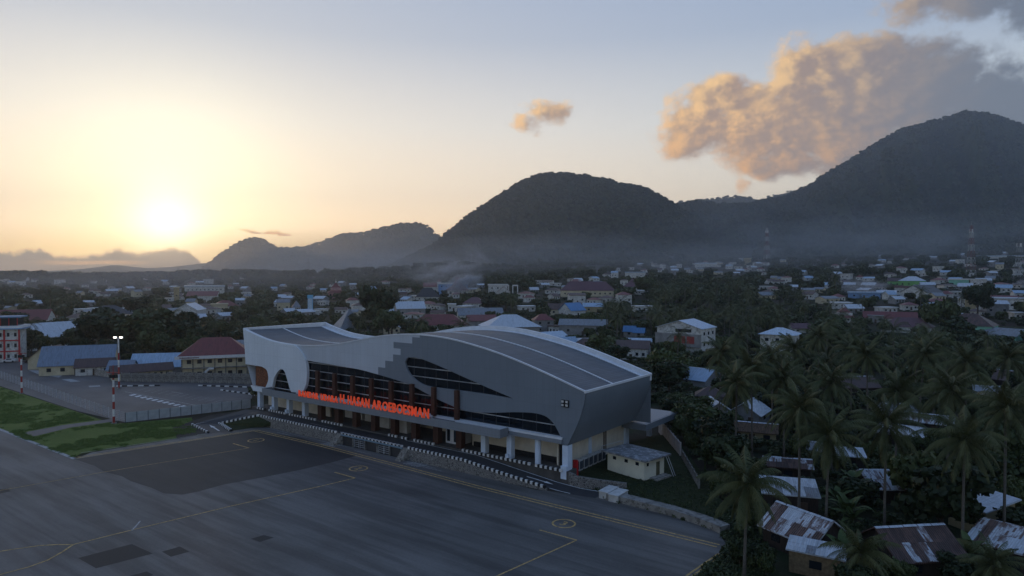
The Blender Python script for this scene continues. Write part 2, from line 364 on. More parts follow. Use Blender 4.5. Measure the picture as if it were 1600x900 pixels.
M_asph=asphalt('apron_asphalt',(.112,.106,.098)); M_new=asphalt('new_asphalt',(.048,.046,.044),.35,.3,spec=.16); M_road=asphalt('road_asphalt',(.042,.042,.044),.1,.3)
M_patch=asphalt('patch_asphalt',(.034,.033,.032),.1,.2,spec=.16); M_park=asphalt('parking_asphalt',(.10,.092,.088),.25,.6)
M_yel=mat('yellow_paint',(.50,.33,.12),.8,.35,1.5,col2=(.22,.16,.08)); M_whi=mat('white_paint',(.62,.62,.60),.8,.25,2.); M_whif=mat('faded_white_paint',(.36,.36,.35),.85,.35,2.,col2=(.16,.16,.16))
M_blk=mat('black_paint',(.02,.02,.022),.7,.2)
M_conc=mat('concrete',(.30,.285,.255),.9,.3,.8,bump=.3,bscale=8,col2=(.14,.13,.115)); M_concd=mat('weathered_concrete',(.20,.195,.18),.92,.4,.9,bump=.4,bscale=6,col2=(.08,.078,.07))
def sheet(name,pts,z,m,parent=None,th=0.):
    b=MB(); n=len(pts)
    if th: b.prism(pts,z-th,z)
    else: b.add([(p[0],p[1],z if len(p)<3 else p[2]) for p in pts],[tuple(range(n))])
    o=b.build(name,m,parent)
    bm=bmesh.new(); bm.from_mesh(o.data); bmesh.ops.recalc_face_normals(bm,faces=bm.faces)
    if not th:
        for f in bm.faces:
            if f.normal.z<0: f.normal_flip()
    bm.to_mesh(o.data); bm.free(); return o
def line(name,pts,w,z,m):
    """painted stripe of constant width along a polyline"""
    b=MB(); pts=[Vector((p[0],p[1],0)) for p in pts]; L=[];Rr=[]
    for i,p in enumerate(pts):
        t=(pts[min(i+1,len(pts)-1)]-pts[max(i-1,0)]).normalized(); n=Vector((-t.y,t.x,0))*w/2; L.append(p+n); Rr.append(p-n)
    for i in range(len(pts)-1):
        a,b_,c,d=Rr[i],Rr[i+1],L[i+1],L[i]; b.add([(q.x,q.y,z) for q in (a,b_,c,d)],[(0,1,2,3)])
    return struct(b.build(name,m))
def w2(s,t): return W(s,t)[:2]
A0=G(117,717)
def ext(k): return (A0[0]+U[0]*k,A0[1]+U[1]*k)
apron_poly=[ext(420),A0,w2(79.5,-36.5),w2(74.6,-7.5),w2(73.6,-5.42),w2(2,-5.42),w2(-1.,-4.2),w2(-7.5,-.2),G(946,781),G(1040,804),G(1122,830),G(1136,853),G(1112,878),G(1083,906),G(1066,960),(34,30),(44,-90),(-420,-90),(-420,200)]
struct(sheet('apron',apron_poly,0.,M_asph))
npoly=[G(117,717.5),G(250,697),G(400,672.5),G(470,684),G(540,706),G(557,712),G(520,722),G(470,734),G(410,746),G(350,757),G(310,768),G(285,773),G(256,771),G(236,762),G(205,752),G(190,744),G(163,737),G(148,728)]
struct(sheet('asphalt_overlay',npoly,.006,M_new))
for pl in ([(122,872),(206,850),(239,865),(150,888)],[(253,862),(281,854),(296,862),(267,870)],[(392,842),(412,836),(428,840),(406,847)],[(-6,764),(14,764),(16,768),(-4,772)],[(203,900),(229,893),(240,898),(215,906)]):
    struct(sheet('asphalt_patch',[G(*p) for p in pl],.006,M_patch))
ZM=.013
for o_ in (-.42,.42):
    line('yellow_line',[w2(71.0,-8.75+o_),w2(50,-8.3+o_),w2(30,-8.9+o_),w2(10,-9.7+o_),w2(-27.6,-9.7+o_)],.26,ZM,M_yel)
    line('yellow_line',[w2(71.0+o_*.9,-8.5),w2(77.7+o_*.9,-40.2)],.26,ZM,M_yel)
    a=G(1077,900); b=G(1127,865); line('yellow_line',[(a[0]+o_*.8,a[1]),(b[0]+o_*.8,b[1])],.24,ZM,M_yel)
line('white_line',[ext(0),ext(420)],.7,ZM,M_whif)
line('white_line',[w2(80.6,-38),w2(75.0,-9.4)],.16,ZM,M_whif)
line('white_line',[w2(73.2,-6.0),w2(45,-6.0)],.13,ZM,M_whif); line('white_line',[w2(29,-6.2),w2(22,-6.3)],.13,ZM,M_whif)
for s0 in (66,42,24.5): line('white_dash',[w2(s0,-6.9),w2(s0-4.5,-6.9)],.16,ZM,M_whif)
line('white_dash',[w2(77.0,-18),w2(76.0,-13.4)],.16,ZM,M_whif)
line('yellow_line',[G(-4,767),G(14,764),G(160,738),G(300,715),G(389,700)],.16,ZM,M_yel)
line('yellow_line',[G(364,693),G(389,700)],.3,ZM+.001,M_yel)
line('yellow_line',[G(114,851),G(215,826),G(360,791),G(500,760),G(555,747)],.24,ZM,M_yel)
line('yellow_line',[G(523,738),G(555,747)],.3,ZM+.001,M_yel)
line('yellow_line',[G(114,851.1),G(90,851),G(62,852.5),G(30,857),G(-10,863)],.24,ZM+.001,M_yel)
line('yellow_line',[G(114,851.3),G(98,862),G(75,875),G(45,886),G(0,898),G(-30,906)],.24,ZM+.002,M_yel)
line('yellow_line',[G(770,903),G(901,844)],.2,ZM,M_yel); line('yellow_line',[G(843,828),G(901,844)],.24,ZM+.001,M_yel)
line('white_mark',[G(206,829),G(216,818),G(219,814)],.2,ZM+.002,M_whif)
def font_mesh(ch,size,ext_=0.,off=0.):
    c=bpy.data.curves.new('glyph','FONT'); c.body=ch; c.size=size; c.extrude=ext_; c.offset=off; c.resolution_u=3; c.align_x='LEFT'
    o=bpy.data.objects.new('glyph',c); COL.objects.link(o); dg=bpy.context.evaluated_depsgraph_get(); dg.update()
    me=bpy.data.meshes.new_from_object(o.evaluated_get(dg)); bpy.data.objects.remove(o); bpy.data.curves.remove(c); return me
def stand_mark(px,py,ch,rot):
    c=G(px,py); b=MB(); n=28
    for i in range(n):
        a0,a1=2*math.pi*i/n,2*math.pi*(i+1)/n
        b.add([(c[0]+r*math.cos(a),c[1]+r*math.sin(a),ZM) for r,a in ((1.35,a0),(1.6,a0),(1.6,a1),(1.35,a1))],[(0,1,2,3)])
    struct(b.build('stand_circle',M_yel))
    me=font_mesh(ch,1.9,off=.03); me.materials.clear(); me.materials.append(M_yel)
    xs=[v.co.x for v in me.vertices]; o=inst('stand_number',me); cx=(min(xs)+max(xs))/2; cyy=.62
    o.rotation_euler=(0,0,rot); o.location=(c[0]-math.cos(rot)*cx+math.sin(rot)*cyy,c[1]-math.sin(rot)*cx-math.cos(rot)*cyy,ZM); struct(o)
for (px,py),ch in (((400,688),'1'),((560,732),'2'),((881,818),'3')): stand_mark(px,py,ch,ROT_U)
# grass verge, worn dirt, path, car park
def grass_material(name,c1,c2,c3):
    m=bpy.data.materials.new(name); m.use_nodes=True; t=m.node_tree; bs=t.nodes['Principled BSDF']
    tc=t.nodes.new('ShaderNodeTexCoord'); v=S(t,tc.outputs['Object']); n1=noise(t,v,.09,5,.62); n2=noise(t,v,.9,5,.7); n3=noise(t,v,7,3,.7)
    c=mixc(t,(n1*.6+n2*.4).smooth(.36,.64),c1,c2); c=mixc(t,(n1*.45+n2*.55).smooth(.56,.70),c,c3); k=n3.smooth(.2,.8,.6,1.4); c=mixc(t,1.,c,comb(t,k,k,k),'MULTIPLY')
    put(t,c,bs.inputs['Base Color']); bs.inputs['Roughness'].default_value=.95; bs.inputs['Specular IOR Level'].default_value=.1
    b=t.nodes.new('ShaderNodeBump'); b.inputs['Strength'].default_value=.8; b.inputs['Distance'].default_value=.25; put(t,n2+n3*.5,b.inputs['Height']); t.links.new(b.outputs[0],bs.inputs['Normal'])
    return m
M_grass=grass_material('verge_grass',(.105,.140,.036),(.145,.175,.046),(.17,.145,.085)); M_scrub=grass_material('scrub',(.022,.032,.014),(.045,.05,.022),(.07,.058,.042))
M_dirt=grass_material('dirt',(.060,.050,.040),(.085,.072,.058),(.04,.042,.024))
struct(sheet('grass_verge',[ext(420),ext(1),w2(80.2,-38),w2(76.2,-16.5),w2(86.3,-14.2),G(300,652),G(196,661),G(178,662),G(0,604),G(-300,510)],.004-.02,M_grass))
struct(sheet('dirt_verge',[w2(77.2,-22),w2(76.3,-15.8),w2(86.2,-13.9),w2(80,-3),G(392,640),G(330,648),G(270,668)],.004,M_dirt))
struct(sheet('footpath',[G(36,676),G(100,664),G(178,654),G(190,657),G(110,668),G(52,682)],.006,M_park))
struct(sheet('car_park',[G(-60,580),G(0,603),G(120,642),G(196,660),G(388,638),G(400,600),G(385,590),G(190,592),G(120,582),G(60,572),G(30,560),G(-10,552)],.008,M_park))
for i in range(11):       # pedestrian strip bars in the car park
    x=201+i*8.6; y=617.5+i*1.95
    struct(sheet('walkway_bar',[G(x,y),G(x+9,y-1.7),G(x+13,y-.8),G(x+4,y+1.1)],.016,M_whi))
line('white_line',[G(195,612),G(310,634)],.25,.016,M_whif); line('white_line',[G(268,612),G(286,615)],.2,.016,M_whif)
for i in range(14):
    x=215+i*10.5; y=610.5+i*1.75; line('parking_line',[G(x,y),G(x+17,y-5.0)],.13,.016,M_whif)
struct(sheet('concrete_apron',[G(44,578),G(62,579),G(98,586),G(92,590),G(60,585)],.02,M_whif)); struct(sheet('concrete_apron',[G(96,593),G(110,592),G(126,596),G(112,597)],.02,M_whif)); struct(sheet('concrete_apron',[G(138,603),G(156,602),G(157,604),G(140,605)],.02,M_whif))
def kerb(pts,h=.32,wd=.34,step=.47,name='kerb'):
    """painted kerb of alternating white and black blocks along a polyline (x,y,z)"""
    b=MB(); i=0
    for a,c in zip(pts[:-1],pts[1:]):
        a=Vector(a);c=Vector(c); L=(c-a).length; n=max(1,round(L/step)); t=(c-a)/n; nn=Vector((-t.y,t.x,0)).normalized()*wd/2
        for k in range(n):
            p=a+t*(k+.02); q=a+t*(k+.98); up=Vector((0,0,h))
            vs=[p-nn,q-nn,q+nn,p+nn]; vs=[v-Vector((0,0,.1)) for v in vs]+[v+up for v in vs]
            b.add(vs,[(3,2,1,0),(4,5,6,7),(0,1,5,4),(1,2,6,5),(2,3,7,6),(3,0,4,7)],i%2); i+=1
    return struct(b.build(name,[M_whi,M_blk]))
kerb([(*G(182,604),0),(*G(250,603),0)],step=1.5); kerb([(*G(310,603),0),(*G(372,605),0),(*G(400,606),0)],step=1.4); kerb([(*G(345,610),0),(*G(402,618),0)],step=1.2)
# frontage road on its stone wall
def rz(s):     # road level along the front
    return 2.0 if s>17 else max(.02,2.0*(s+3)/20)
road=MB()
S_=[79.5,77,74,60,48,32,20,17,13,9,5,1,-3,-7]
for a,b_ in zip(S_[:-1],S_[1:]):
    o0=-5.1 if a>4 else -5.1+(4-a)*.15; o1=-5.1 if b_>4 else -5.1+(4-b_)*.15
    road.add([W(a,-1.3,rz(a)),W(b_,-1.3+max(0,-b_)*.16,rz(b_)),W(b_,o1,rz(b_)),W(a,o0,rz(a))][::-1],[(0,1,2,3)])
lr=[W(79.5,-1.3,2),W(79.5,-5.1,2),W(75.2,-5.0,2.),(*w2(81.7,-10.44),.35),(*w2(74.4,-12.2),.016),(*w2(76.2,-15.7),.016),(*w2(86.2,-13.9),.25),W(83.5,-3.2,2.)]
road.add([lr[0],lr[1],lr[3],lr[6],lr[7]],[(4,3,2,1,0)]); road.add([lr[1],lr[2],lr[3]],[(2,1,0)]); road.add([lr[3],lr[4],lr[5],lr[6]],[(3,2,1,0)])
for a,b_ in zip(S_[1:-2],S_[2:-1]):
    o0=-5.1 if a>4 else -5.1+(4-a)*.15; o1=-5.1 if b_>4 else -5.1+(4-b_)*.15
    road.add([W(a,o0,rz(a)),W(b_,o1,rz(b_)),W(b_,o1,-.1),W(a,o0,-.1)],[(0,1,2,3)])
ro=road.build('frontage_road',M_road); struct(ro)
bm=bmesh.new(); bm.from_mesh(ro.data)
for f in bm.faces:
    if f.normal.z<0: f.normal_flip()
bm.to_mesh(ro.data); bm.free()
def line3(pts,w,m,name='white_line'):
    b=MB(); pts=[Vector(p) for p in pts]
    for a,c in zip(pts[:-1],pts[1:]):
        t=(c-a).normalized(); n=Vector((-t.y,t.x,0)).normalized()*w/2; b.add([a-n,c-n,c+n,a+n],[(0,1,2,3)])
    return struct(b.build(name,m))
line3([W(34,-1.55,2.012),W(17,-1.55,2.015),W(9,-1.55,rz(9)+.02),W(1,-1.45,rz(1)+.02),W(-3,-.95,rz(-3)+.02),W(-6.8,-.3,.035)],.18,M_whi)
line3([W(78.5,-2.9,2.012),(*w2(85.6,-13.6),.3)],.18,M_whi)
line3([W(60,-3.2,2.012),W(53,-3.2,2.012)],.14,M_whif)
def arrow(pts,name='road_arrow'):
    b=MB(); b.add(pts,[tuple(range(len(pts)))]); return struct(b.build(name,M_whi))
def on_l(u,v):   # left ramp local: u across 0..1, v along 0..1
    p=Vector(lr[3]).lerp(Vector(lr[6]),u); q=Vector(lr[4]).lerp(Vector(lr[5]),u); r=p.lerp(q,v); return (r.x,r.y,r.z+.02)
arrow([on_l(.42,.85),on_l(.50,.85),on_l(.50,.45),on_l(.56,.45),on_l(.46,.15),on_l(.36,.45),on_l(.42,.45)])
def on_r(s,t): return W(s,t,rz(s)+.02)
arrow([on_r(5.5,-3.2),on_r(5.5,-3.0),on_r(2.2,-2.7),on_r(2.2,-2.45),on_r(.7,-2.75),on_r(2.2,-3.15),on_r(2.2,-2.95)])
line3([W(.3,-4.5,.36),W(-1.2,-4.3,.21),W(-3,-3.9,.04)],.16,M_whi)
# stone retaining wall (one thing, parts: wall faces) and kerbs
def stone_material():
    m=bpy.data.materials.new('rubble_stone'); m.use_nodes=True; t=m.node_tree; bs=t.nodes['Principled BSDF']
    tc=t.nodes.new('ShaderNodeTexCoord'); v=S(t,tc.outputs['Object'])
    vo=t.nodes.new('ShaderNodeTexVoronoi'); vo.inputs['Scale'].default_value=3.2; put(t,v,vo.inputs['Vector']); cl=sep(t,S(t,vo.outputs['Color']))[0]
    ve=t.nodes.new('ShaderNodeTexVoronoi'); ve.feature='DISTANCE_TO_EDGE'; ve.inputs['Scale'].default_value=3.2; put(t,v,ve.inputs['Vector']); e=S(t,ve.outputs['Distance'])
    c=mixc(t,cl,(.075,.072,.068),(.20,.19,.175)); c=mixc(t,e.smooth(.03,.09,1,0),c,(.30,.29,.27))
    put(t,c,bs.inputs['Base Color']); bs.inputs['Roughness'].default_value=.9
    b=t.nodes.new('ShaderNodeBump'); b.inputs['Strength'].default_value=.8; b.inputs['Distance'].default_value=.06; put(t,e.smooth(0,.15),b.inputs['Height']); t.links.new(b.outputs[0],bs.inputs['Normal'])
    return m
M_stone=stone_material()
def stone_wall(segs,label,z0=-.1,th=.45):
    root=empty('retaining_wall',segs[0][0][:2]+(0,),0,label,'retaining wall'); mi=root.matrix_basis.inverted()
    for a,b_ in segs:
        a=Vector(a); c=Vector(b_); t=(c-a); t.z=0; n=Vector((-t.y,t.x,0)).normalized()*th
        vs=[Vector((a.x,a.y,z0)),Vector((c.x,c.y,z0)),Vector((c.x,c.y,z0))+n,Vector((a.x,a.y,z0))+n,a,c,c+n,a+n]
        bb=MB(); bb.add([v-Vector((segs[0][0][0],segs[0][0][1],0)) for v in vs],[(3,2,1,0),(4,5,6,7),(0,1,5,4),(1,2,6,5),(2,3,7,6),(3,0,4,7)]); o=bb.build('stone_face',M_stone,root)
        bm=bmesh.new(); bm.from_mesh(o.data); bmesh.ops.recalc_face_normals(bm,faces=bm.faces); bm.to_mesh(o.data); bm.free()
    return root
stone_wall([(W(75.2,-5.4,1.98),W(60,-5.4,1.98)),(W(60,-5.4,1.98),W(49.2,-5.4,1.98))],'long grey rubble stone wall under the frontage road beside the car park end')
stone_wall([(W(29.6,-5.4,1.98),W(20,-5.4,1.98)),(W(20,-5.4,1.98),W(17,-5.4,1.98)),(W(17,-5.4,1.98),W(9,-5.4,1.2)),(W(9,-5.4,1.2),W(.6,-4.85,.36))],'grey rubble stone wall tapering down beside the frontage road exit ramp')
kerb([W(75.2,-5.25,1.98),W(49.2,-5.25,1.98)],step=.47); kerb([W(29.6,-5.25,1.98),W(17,-5.25,1.98),W(9,-5.25,1.2),W(.8,-4.75,.36)],step=.47); kerb([W(75.2,-5.2,1.98),(*w2(81.7,-10.44),.3)],step=.47); kerb([(*w2(81.7,-10.44),.3),(*w2(74.4,-12.1),.05)],step=.47,wd=.6); kerb([(*w2(86.3,-14.1),.1),(*w2(76.4,-15.9),.05)],step=.7)
kerb([W(47.6,-5.25,1.98),W(31,-5.25,1.98)],step=.47)
for a,b_ in ((82,79),(77.5,71.5),(70,61),(58.8,52.5),(39,36.8),(35.5,33.6),(32.3,27.3),(20.6,6.2),(5.2,.2)): kerb([W(a,-1.15,2.15),W(b_,-1.15,2.15)],step=.47)
struct(sheet('embankment',[W(75.0,-5.45,1.9),W(81.5,-10.3,.28),W(74.6,-12.0,.03),W(73.4,-7.2,.02),W(70.5,-5.46,.4),W(70.5,-5.44,1.2)],0,M_scrub))
# under-road store front between the stairs
ug=empty('under_road_store',W(39.3,-5.4,0),ROT_U,'dark store row under the frontage road with brown doors and metal gates','store')
M_brown=mat('brown_panel',(.055,.030,.022),.6,.3,1.5); M_rail=mat('blue_grey_rail',(.16,.24,.30),.5,.1); M_dark=mat('near_black',(.02,.02,.022),.9,.2); M_mustard=mat('mustard_cloth',(.20,.15,.05),.9,.3,3); M_galv=mat('galvanised',(.42,.44,.46),.45,.15)  # M_dark colours dark parts and also paints the shade of an opening
MB().box(-8.3,8.3,.6,.9,0,1.9).build('back_wall',M_concd,ug)
MB().box(-8.3,8.3,-.12,.95,1.72,2.0).build('lintel',M_rail,ug)
for x in (-8.2,-4.9,-1.6,1.8,5.0,8.1): MB().box(x-.12,x+.12,-.05,.6,0,1.72).build('pier',M_concd,ug)
for x0,x1,mm in ((-8.0,-5.1,M_brown),(5.2,7.9,M_brown),(-1.4,.2,M_mustard)): MB().box(x0,x1,.35,.5,.02,1.7).build('door_panel',mm,ug)
for x0 in (-4.6,-2.9,2.2,3.6):
    g=MB()
    for k in range(4): g.box(x0,x0+1.3,.05,.1,.25+k*.36,.31+k*.36)
    g.box(x0-.05,x0,.04,.11,.02,1.5); g.box(x0+1.3,x0+1.35,.04,.11,.02,1.5); g.build('gate',M_galv,ug)
MB().tube([(-8.3,-.1,2.35),(8.3,-.1,2.35)],.06,6).build('handrail',M_galv,ug)
for x in (-8,-4.7,-1.5,1.7,4.9,8): MB().tube([(x,-.1,1.95),(x,-.1,2.35)],.05,6).build('rail_post',M_galv,ug)
for s0,dirn,lab in ((48.4,1,'concrete steps up to the frontage road at the car park end of the stores'),(30.3,-1,'concrete steps up to the frontage road at the exit ramp end of the stores')):
    stp=empty('stairway',W(s0,-5.4,0),ROT_U,lab,'stairs')
    for k in range(8): MB().box(-.65,.65,-1.7+k*.26,.5,k*.245,(k+1)*.245-.003).build('step',M_conc,stp)
for s0 in (50.0,27.6):
    for k in range(6): line('crossing_bar',[w2(s0-.2-k*.62+1.,-7.6),w2(s0-.9-k*.62+1.,-5.7)],.28,ZM+.003,M_whif)
# ------------------------------------------------------------------ terminal building
def clad(name,c,pw=1.2,ph=2.4,vary=.025):
    """aluminium cladding, faint joints"""
    m=bpy.data.materials.new(name); m.use_nodes=True; t=m.node_tree; bs=t.nodes['Principled BSDF']
    tc=t.nodes.new('ShaderNodeTexCoord'); v=S(t,tc.outputs['Object']); x,y,z=sep(t,v)
    br=t.nodes.new('ShaderNodeTexBrick'); put(t,comb(t,x+y,z,0.),br.inputs['Vector']); br.offset=0.; br.inputs['Scale'].default_value=1; br.inputs['Brick Width'].default_value=pw; br.inputs['Row Height'].default_value=ph
    br.inputs['Mortar Size'].default_value=.012; br.inputs['Color1'].default_value=(1-vary,)*3+(1,); br.inputs['Color2'].default_value=(1+vary,)*3+(1,); br.inputs['Mortar'].default_value=(.72,.72,.72,1)
    n=noise(t,v,.12,3,.5).smooth(.3,.7,.97,1.03); st_=noise(t,mapping(t,v,scale=(2.2,2.2,.05)),1.,3,.6).smooth(.45,.75,1.01,.95)
    c=mixc(t,1.,mixc(t,1.,c,S(t,br.outputs[0]),'MULTIPLY'),comb(t,n*st_,n*st_,n*st_),'MULTIPLY')
    put(t,c,bs.inputs['Base Color']); bs.inputs['Roughness'].default_value=.45; bs.inputs['Metallic'].default_value=.0; bs.inputs['Specular IOR Level'].default_value=.35
    return m
M_lite=clad('light_cladding',(.68,.73,.77)); M_mid=clad('mid_cladding',(.50,.54,.58)); M_drk=clad('dark_cladding',(.185,.215,.245)); M_white=mat('white_trim',(.66,.68,.70),.5,.08,.7)
M_beige=mat('beige_wall',(.66,.60,.49),.85,.12,.5); M_blue=mat('pale_blue_paint',(.60,.69,.80),.6,.08,.6); M_fin=mat('brown_fin',(.060,.026,.018),.5,.15); M_fascia=clad('fascia',(.215,.235,.255),1.5,1.3)
M_red=mat('red_letter',(.78,.085,.030),.5,.05,emit=((1.,.105,.035),.24))
def glass_material():
    m=bpy.data.materials.new('tinted_glass'); m.use_nodes=True; t=m.node_tree; t.nodes.clear()
    tr=t.nodes.new('ShaderNodeBsdfTransparent'); tr.inputs[0].default_value=(.16,.24,.32,1); gl=t.nodes.new('ShaderNodeBsdfGlossy'); gl.inputs['Color'].default_value=(.75,.85,.95,1); gl.inputs['Roughness'].default_value=.03
    df=t.nodes.new('ShaderNodeBsdfDiffuse'); df.inputs[0].default_value=(.006,.012,.02,1)
    fr=t.nodes.new('ShaderNodeFresnel'); fr.inputs[0].default_value=1.5
    mx0=t.nodes.new('ShaderNodeMixShader'); mx0.inputs[0].default_value=.45; t.links.new(tr.outputs[0],mx0.inputs[1]); t.links.new(df.outputs[0],mx0.inputs[2])
    mx=t.nodes.new('ShaderNodeMixShader'); t.links.new(fr.outputs[0],mx.inputs[0]); t.links.new(mx0.outputs[0],mx.inputs[1]); t.links.new(gl.outputs[0],mx.inputs[2])
    o=t.nodes.new('ShaderNodeOutputMaterial'); t.links.new(mx.outputs[0],o.inputs[0]); MATS['glass']=m; return m
M_glass=glass_material()
M_hglass=mat('house_glass',(.015,.02,.026),.12,.2,spec=.6)
TB=empty('airport_terminal',(P0[0],P0[1],0),ROT_U,'long grey airport terminal with wave shaped roof and red lettering above its canopy','terminal')
# inside the terminal frame: x=-s, y=t
def spl(pts,n=4,closed=False):
    """Catmull-Rom through points"""
    P=[Vector(p) for p in pts]; out=[]; m=len(P)
    for i in range(m if closed else m-1):
        p0=P[i-1] if (i>0 or closed) else P[0]*2-P[1]; p1=P[i]; p2=P[(i+1)%m]; p3=P[(i+2)%m] if (i+2<m or closed) else P[-1]*2-P[-2]
        for k in range(n):
            u=k/n; out.append(.5*((2*p1)+(p2-p0)*u+(2*p0-5*p1+4*p2-p3)*u*u+(3*p1-p0-3*p2+p3)*u**3))
    if not closed: out.append(P[-1])
    return [(p.x,p.y) for p in out]
TOP=[(87.8,19.95),(83.2,18.86),(77,17.77),(70,17.36),(64.4,17.45),(58,17.99),(52,18.9),(46.2,20.0),(40.8,20.93),(35.6,21.46),(30.6,21.62),(24.4,21.35),(18.5,20.55),(12.9,19.5),(7.7,18.22),(2.7,16.8),(-3.67,14.85)]
_tx=[p[0] for p in TOP][::-1]; _tz=[p[1] for p in TOP][::-1]
_ts=spl(TOP,5); _sx=np.array([p[0] for p in _ts][::-1]); _sz=np.array([p[1] for p in _ts][::-1])
def ztop(s): return float(np.interp(s,_sx,_sz))
def topseg(s0,s1,n=24): return [(s0+(s1-s0)*i/n,ztop(s0+(s1-s0)*i/n)) for i in range(n+1)]
def panel2d(name,loops,t0,t1,m,parent=TB):
    """outline with holes in the facade plane (s,z), given real thickness t0..t1"""
    cu=bpy.data.curves.new(name,'CURVE'); cu.dimensions='2D'; cu.fill_mode='BOTH'; cu.extrude=(t1-t0)/2
    for lp in loops:
        sp=cu.splines.new('POLY'); sp.points.add(len(lp)-1); sp.use_cyclic_u=True
        for q,(s,z) in zip(sp.points,lp): q.co=(-s,z,0,1)
    o=bpy.data.objects.new(name,cu); COL.objects.link(o); dg=bpy.context.evaluated_depsgraph_get(); dg.update()
    me=bpy.data.meshes.new_from_object(o.evaluated_get(dg)); bpy.data.objects.remove(o); bpy.data.curves.remove(cu)
    me.transform(Matrix.Rotation(math.pi/2,4,'X')); me.transform(Matrix.Translation((0,(t0+t1)/2,0))); me.materials.clear(); me.materials.append(m)
    return inst(name,me,parent)
boot=spl([(68.6,17.36),(67.6,17.1),(65.7,15.86),(64.42,14.05),(64.0,11.6),(64.45,9.1),(65.6,7.7),(67.2,7.25),(69.4,7.1)],4)
arch=spl([(69.5,7.1),(70.1,7.9),(71.1,10.0),(71.9,11.35),(73.0,11.75),(74.2,11.2),(75.7,9.6),(76.6,7.0)],4)
dsh=spl([(79.2,7.0),(78.1,8.6),(78.0,9.9),(78.6,11.1),(80.3,11.7)],4)
A=topseg(87.8,68.9,22)+boot+arch+[(76.9,5.95),(83.9,5.9),(84.9,7.0)]+dsh+[(86.85,11.75),(87.1,15.2)]
panel2d('facade_shell',[A],-1.0,-.35,M_lite)
low=spl([(64.6,14.3),(60,14.15),(56,14.06),(48.1,13.82),(42.41,13.3)],4); low2=spl([(42.41,13.3),(37.3,12.7),(33.1,12.0),(29.9,11.1),(27.5,10.4),(24.4,9.7),(21.4,9.12),(18.5,9.0),(14.3,9.4),(10.3,10.0),(6.4,10.4),(3.9,10.25),(2.5,9.55),(1.5,8.45),(.8,7.3),(.45,6.2)],3)
steps=[(42.41,14.75),(40.43,14.75),(40.43,16.15),(38.3,16.15),(38.3,17.5),(36.26,17.5),(36.26,18.67),(38.14,18.67),(38.14,19.85),(33.2,19.85),(33.2,21.05),(31.26,21.05)]
B=topseg(69.5,31.26,40)+steps[::-1]+low[::-1]+[(66.5,15.2)]
panel2d('facade_band',[B],-.62,-.25,M_mid)
nose=spl([(-.5,6.15),(-1.18,7.56),(-2.2,9.5),(-3.0,11.55),(-3.5,13.4),(-3.67,14.85)],5)
EYE=spl([(35.1,16.3),(34.5,14.9),(33.3,13.75),(31.6,12.9),(29.6,12.42),(26,12.35),(21.4,12.4),(15.7,12.4),(12.2,12.32),(10.0,12.28)],3)+spl([(10.0,12.3),(12,12.75),(15.7,13.6),(21.4,15.0),(27.5,16.5),(30.7,17.15),(33,17.35),(34.5,17.1)],3)[1:]
C=topseg(31.26,-3.67,40)+nose[::-1][1:]+low2[::-1]+steps
panel2d('facade_hull',[C,EYE],-.625,-.25,M_drk)
# wrapped ends of the hull
def strip(name,prof,t0,t1,m,nt=2):
    b=MB()
    for (s0,z0),(s1,z1) in zip(prof[:-1],prof[1:]): b.quad((-s0,t0,z0),(-s1,t0,z1),(-s1,t1,z1),(-s0,t1,z0))
    return b.build(name,m,TB,smooth=True)
strip('nose_end',[(1.2,6.05),(-.45,6.1)]+nose,-.62,22.2,M_drk)
strip('far_end',[(84,5.9),(86.85,11.75),(87.1,15.2),(87.75,19.9)],-.7,22.2,M_lite)
bw=MB(); sg=topseg(87.7,-3.6,40)
for (s0,z0),(s1,z1) in zip(sg[:-1],sg[1:]): bw.quad((-s0,22.2,6),(-s1,22.2,6),(-s1,22.2,z1-.02),(-s0,22.2,z0-.02))
bw.build('back_wall',M_drk,TB)
# roof
def roof_material():
    m=bpy.data.materials.new('standing_seam_roof'); m.use_nodes=True; t=m.node_tree; bs=t.nodes['Principled BSDF']
    tc=t.nodes.new('ShaderNodeTexCoord'); v=S(t,tc.outputs['Object']); x,y,z=sep(t,v)
    a=x*(1/.55); fr=a.f('FRACT'); rib=fr.smooth(.0,.16,0.,1.)*fr.smooth(.84,1.,1.,0.)
    sid=noise(t,comb(t,a.f('FLOOR')*3.7,(y*.14).f('FLOOR'),0.),1.,2,.5); n=noise(t,v,.3,4,.6)
    k=rib.smooth(0,1,.62,1.)*sid.smooth(.3,.7,.84,1.14)*n.smooth(.3,.7,.9,1.1)
    put(t,mixc(t,1.,(.088,.102,.118),comb(t,k,k,k),'MULTIPLY'),bs.inputs['Base Color']); bs.inputs['Roughness'].default_value=.55; bs.inputs['Specular IOR Level'].default_value=.3
    b=t.nodes.new('ShaderNodeBump'); b.inputs['Strength'].default_value=.8; b.inputs['Distance'].default_value=.05; put(t,rib,b.inputs['Height']); t.links.new(b.outputs[0],bs.inputs['Normal'])
    return m
M_roof=roof_material()
def zroof(s,t): return ztop(s)-.12-.62*max(0,t+.3)/22.
b=MB(); ns=90; tt=[-.3,4,8,12,16,20.4]
vs=[(-s,t,zroof(s,t)) for s in np.linspace(87.0,-3.3,ns+1) for t in tt]; q=len(tt)
rf=b.add(vs,[(i*q+j,(i+1)*q+j,(i+1)*q+j+1,i*q+j+1) for i in range(ns) for j in range(q-1)]).build('roof',M_roof,TB,smooth=True)
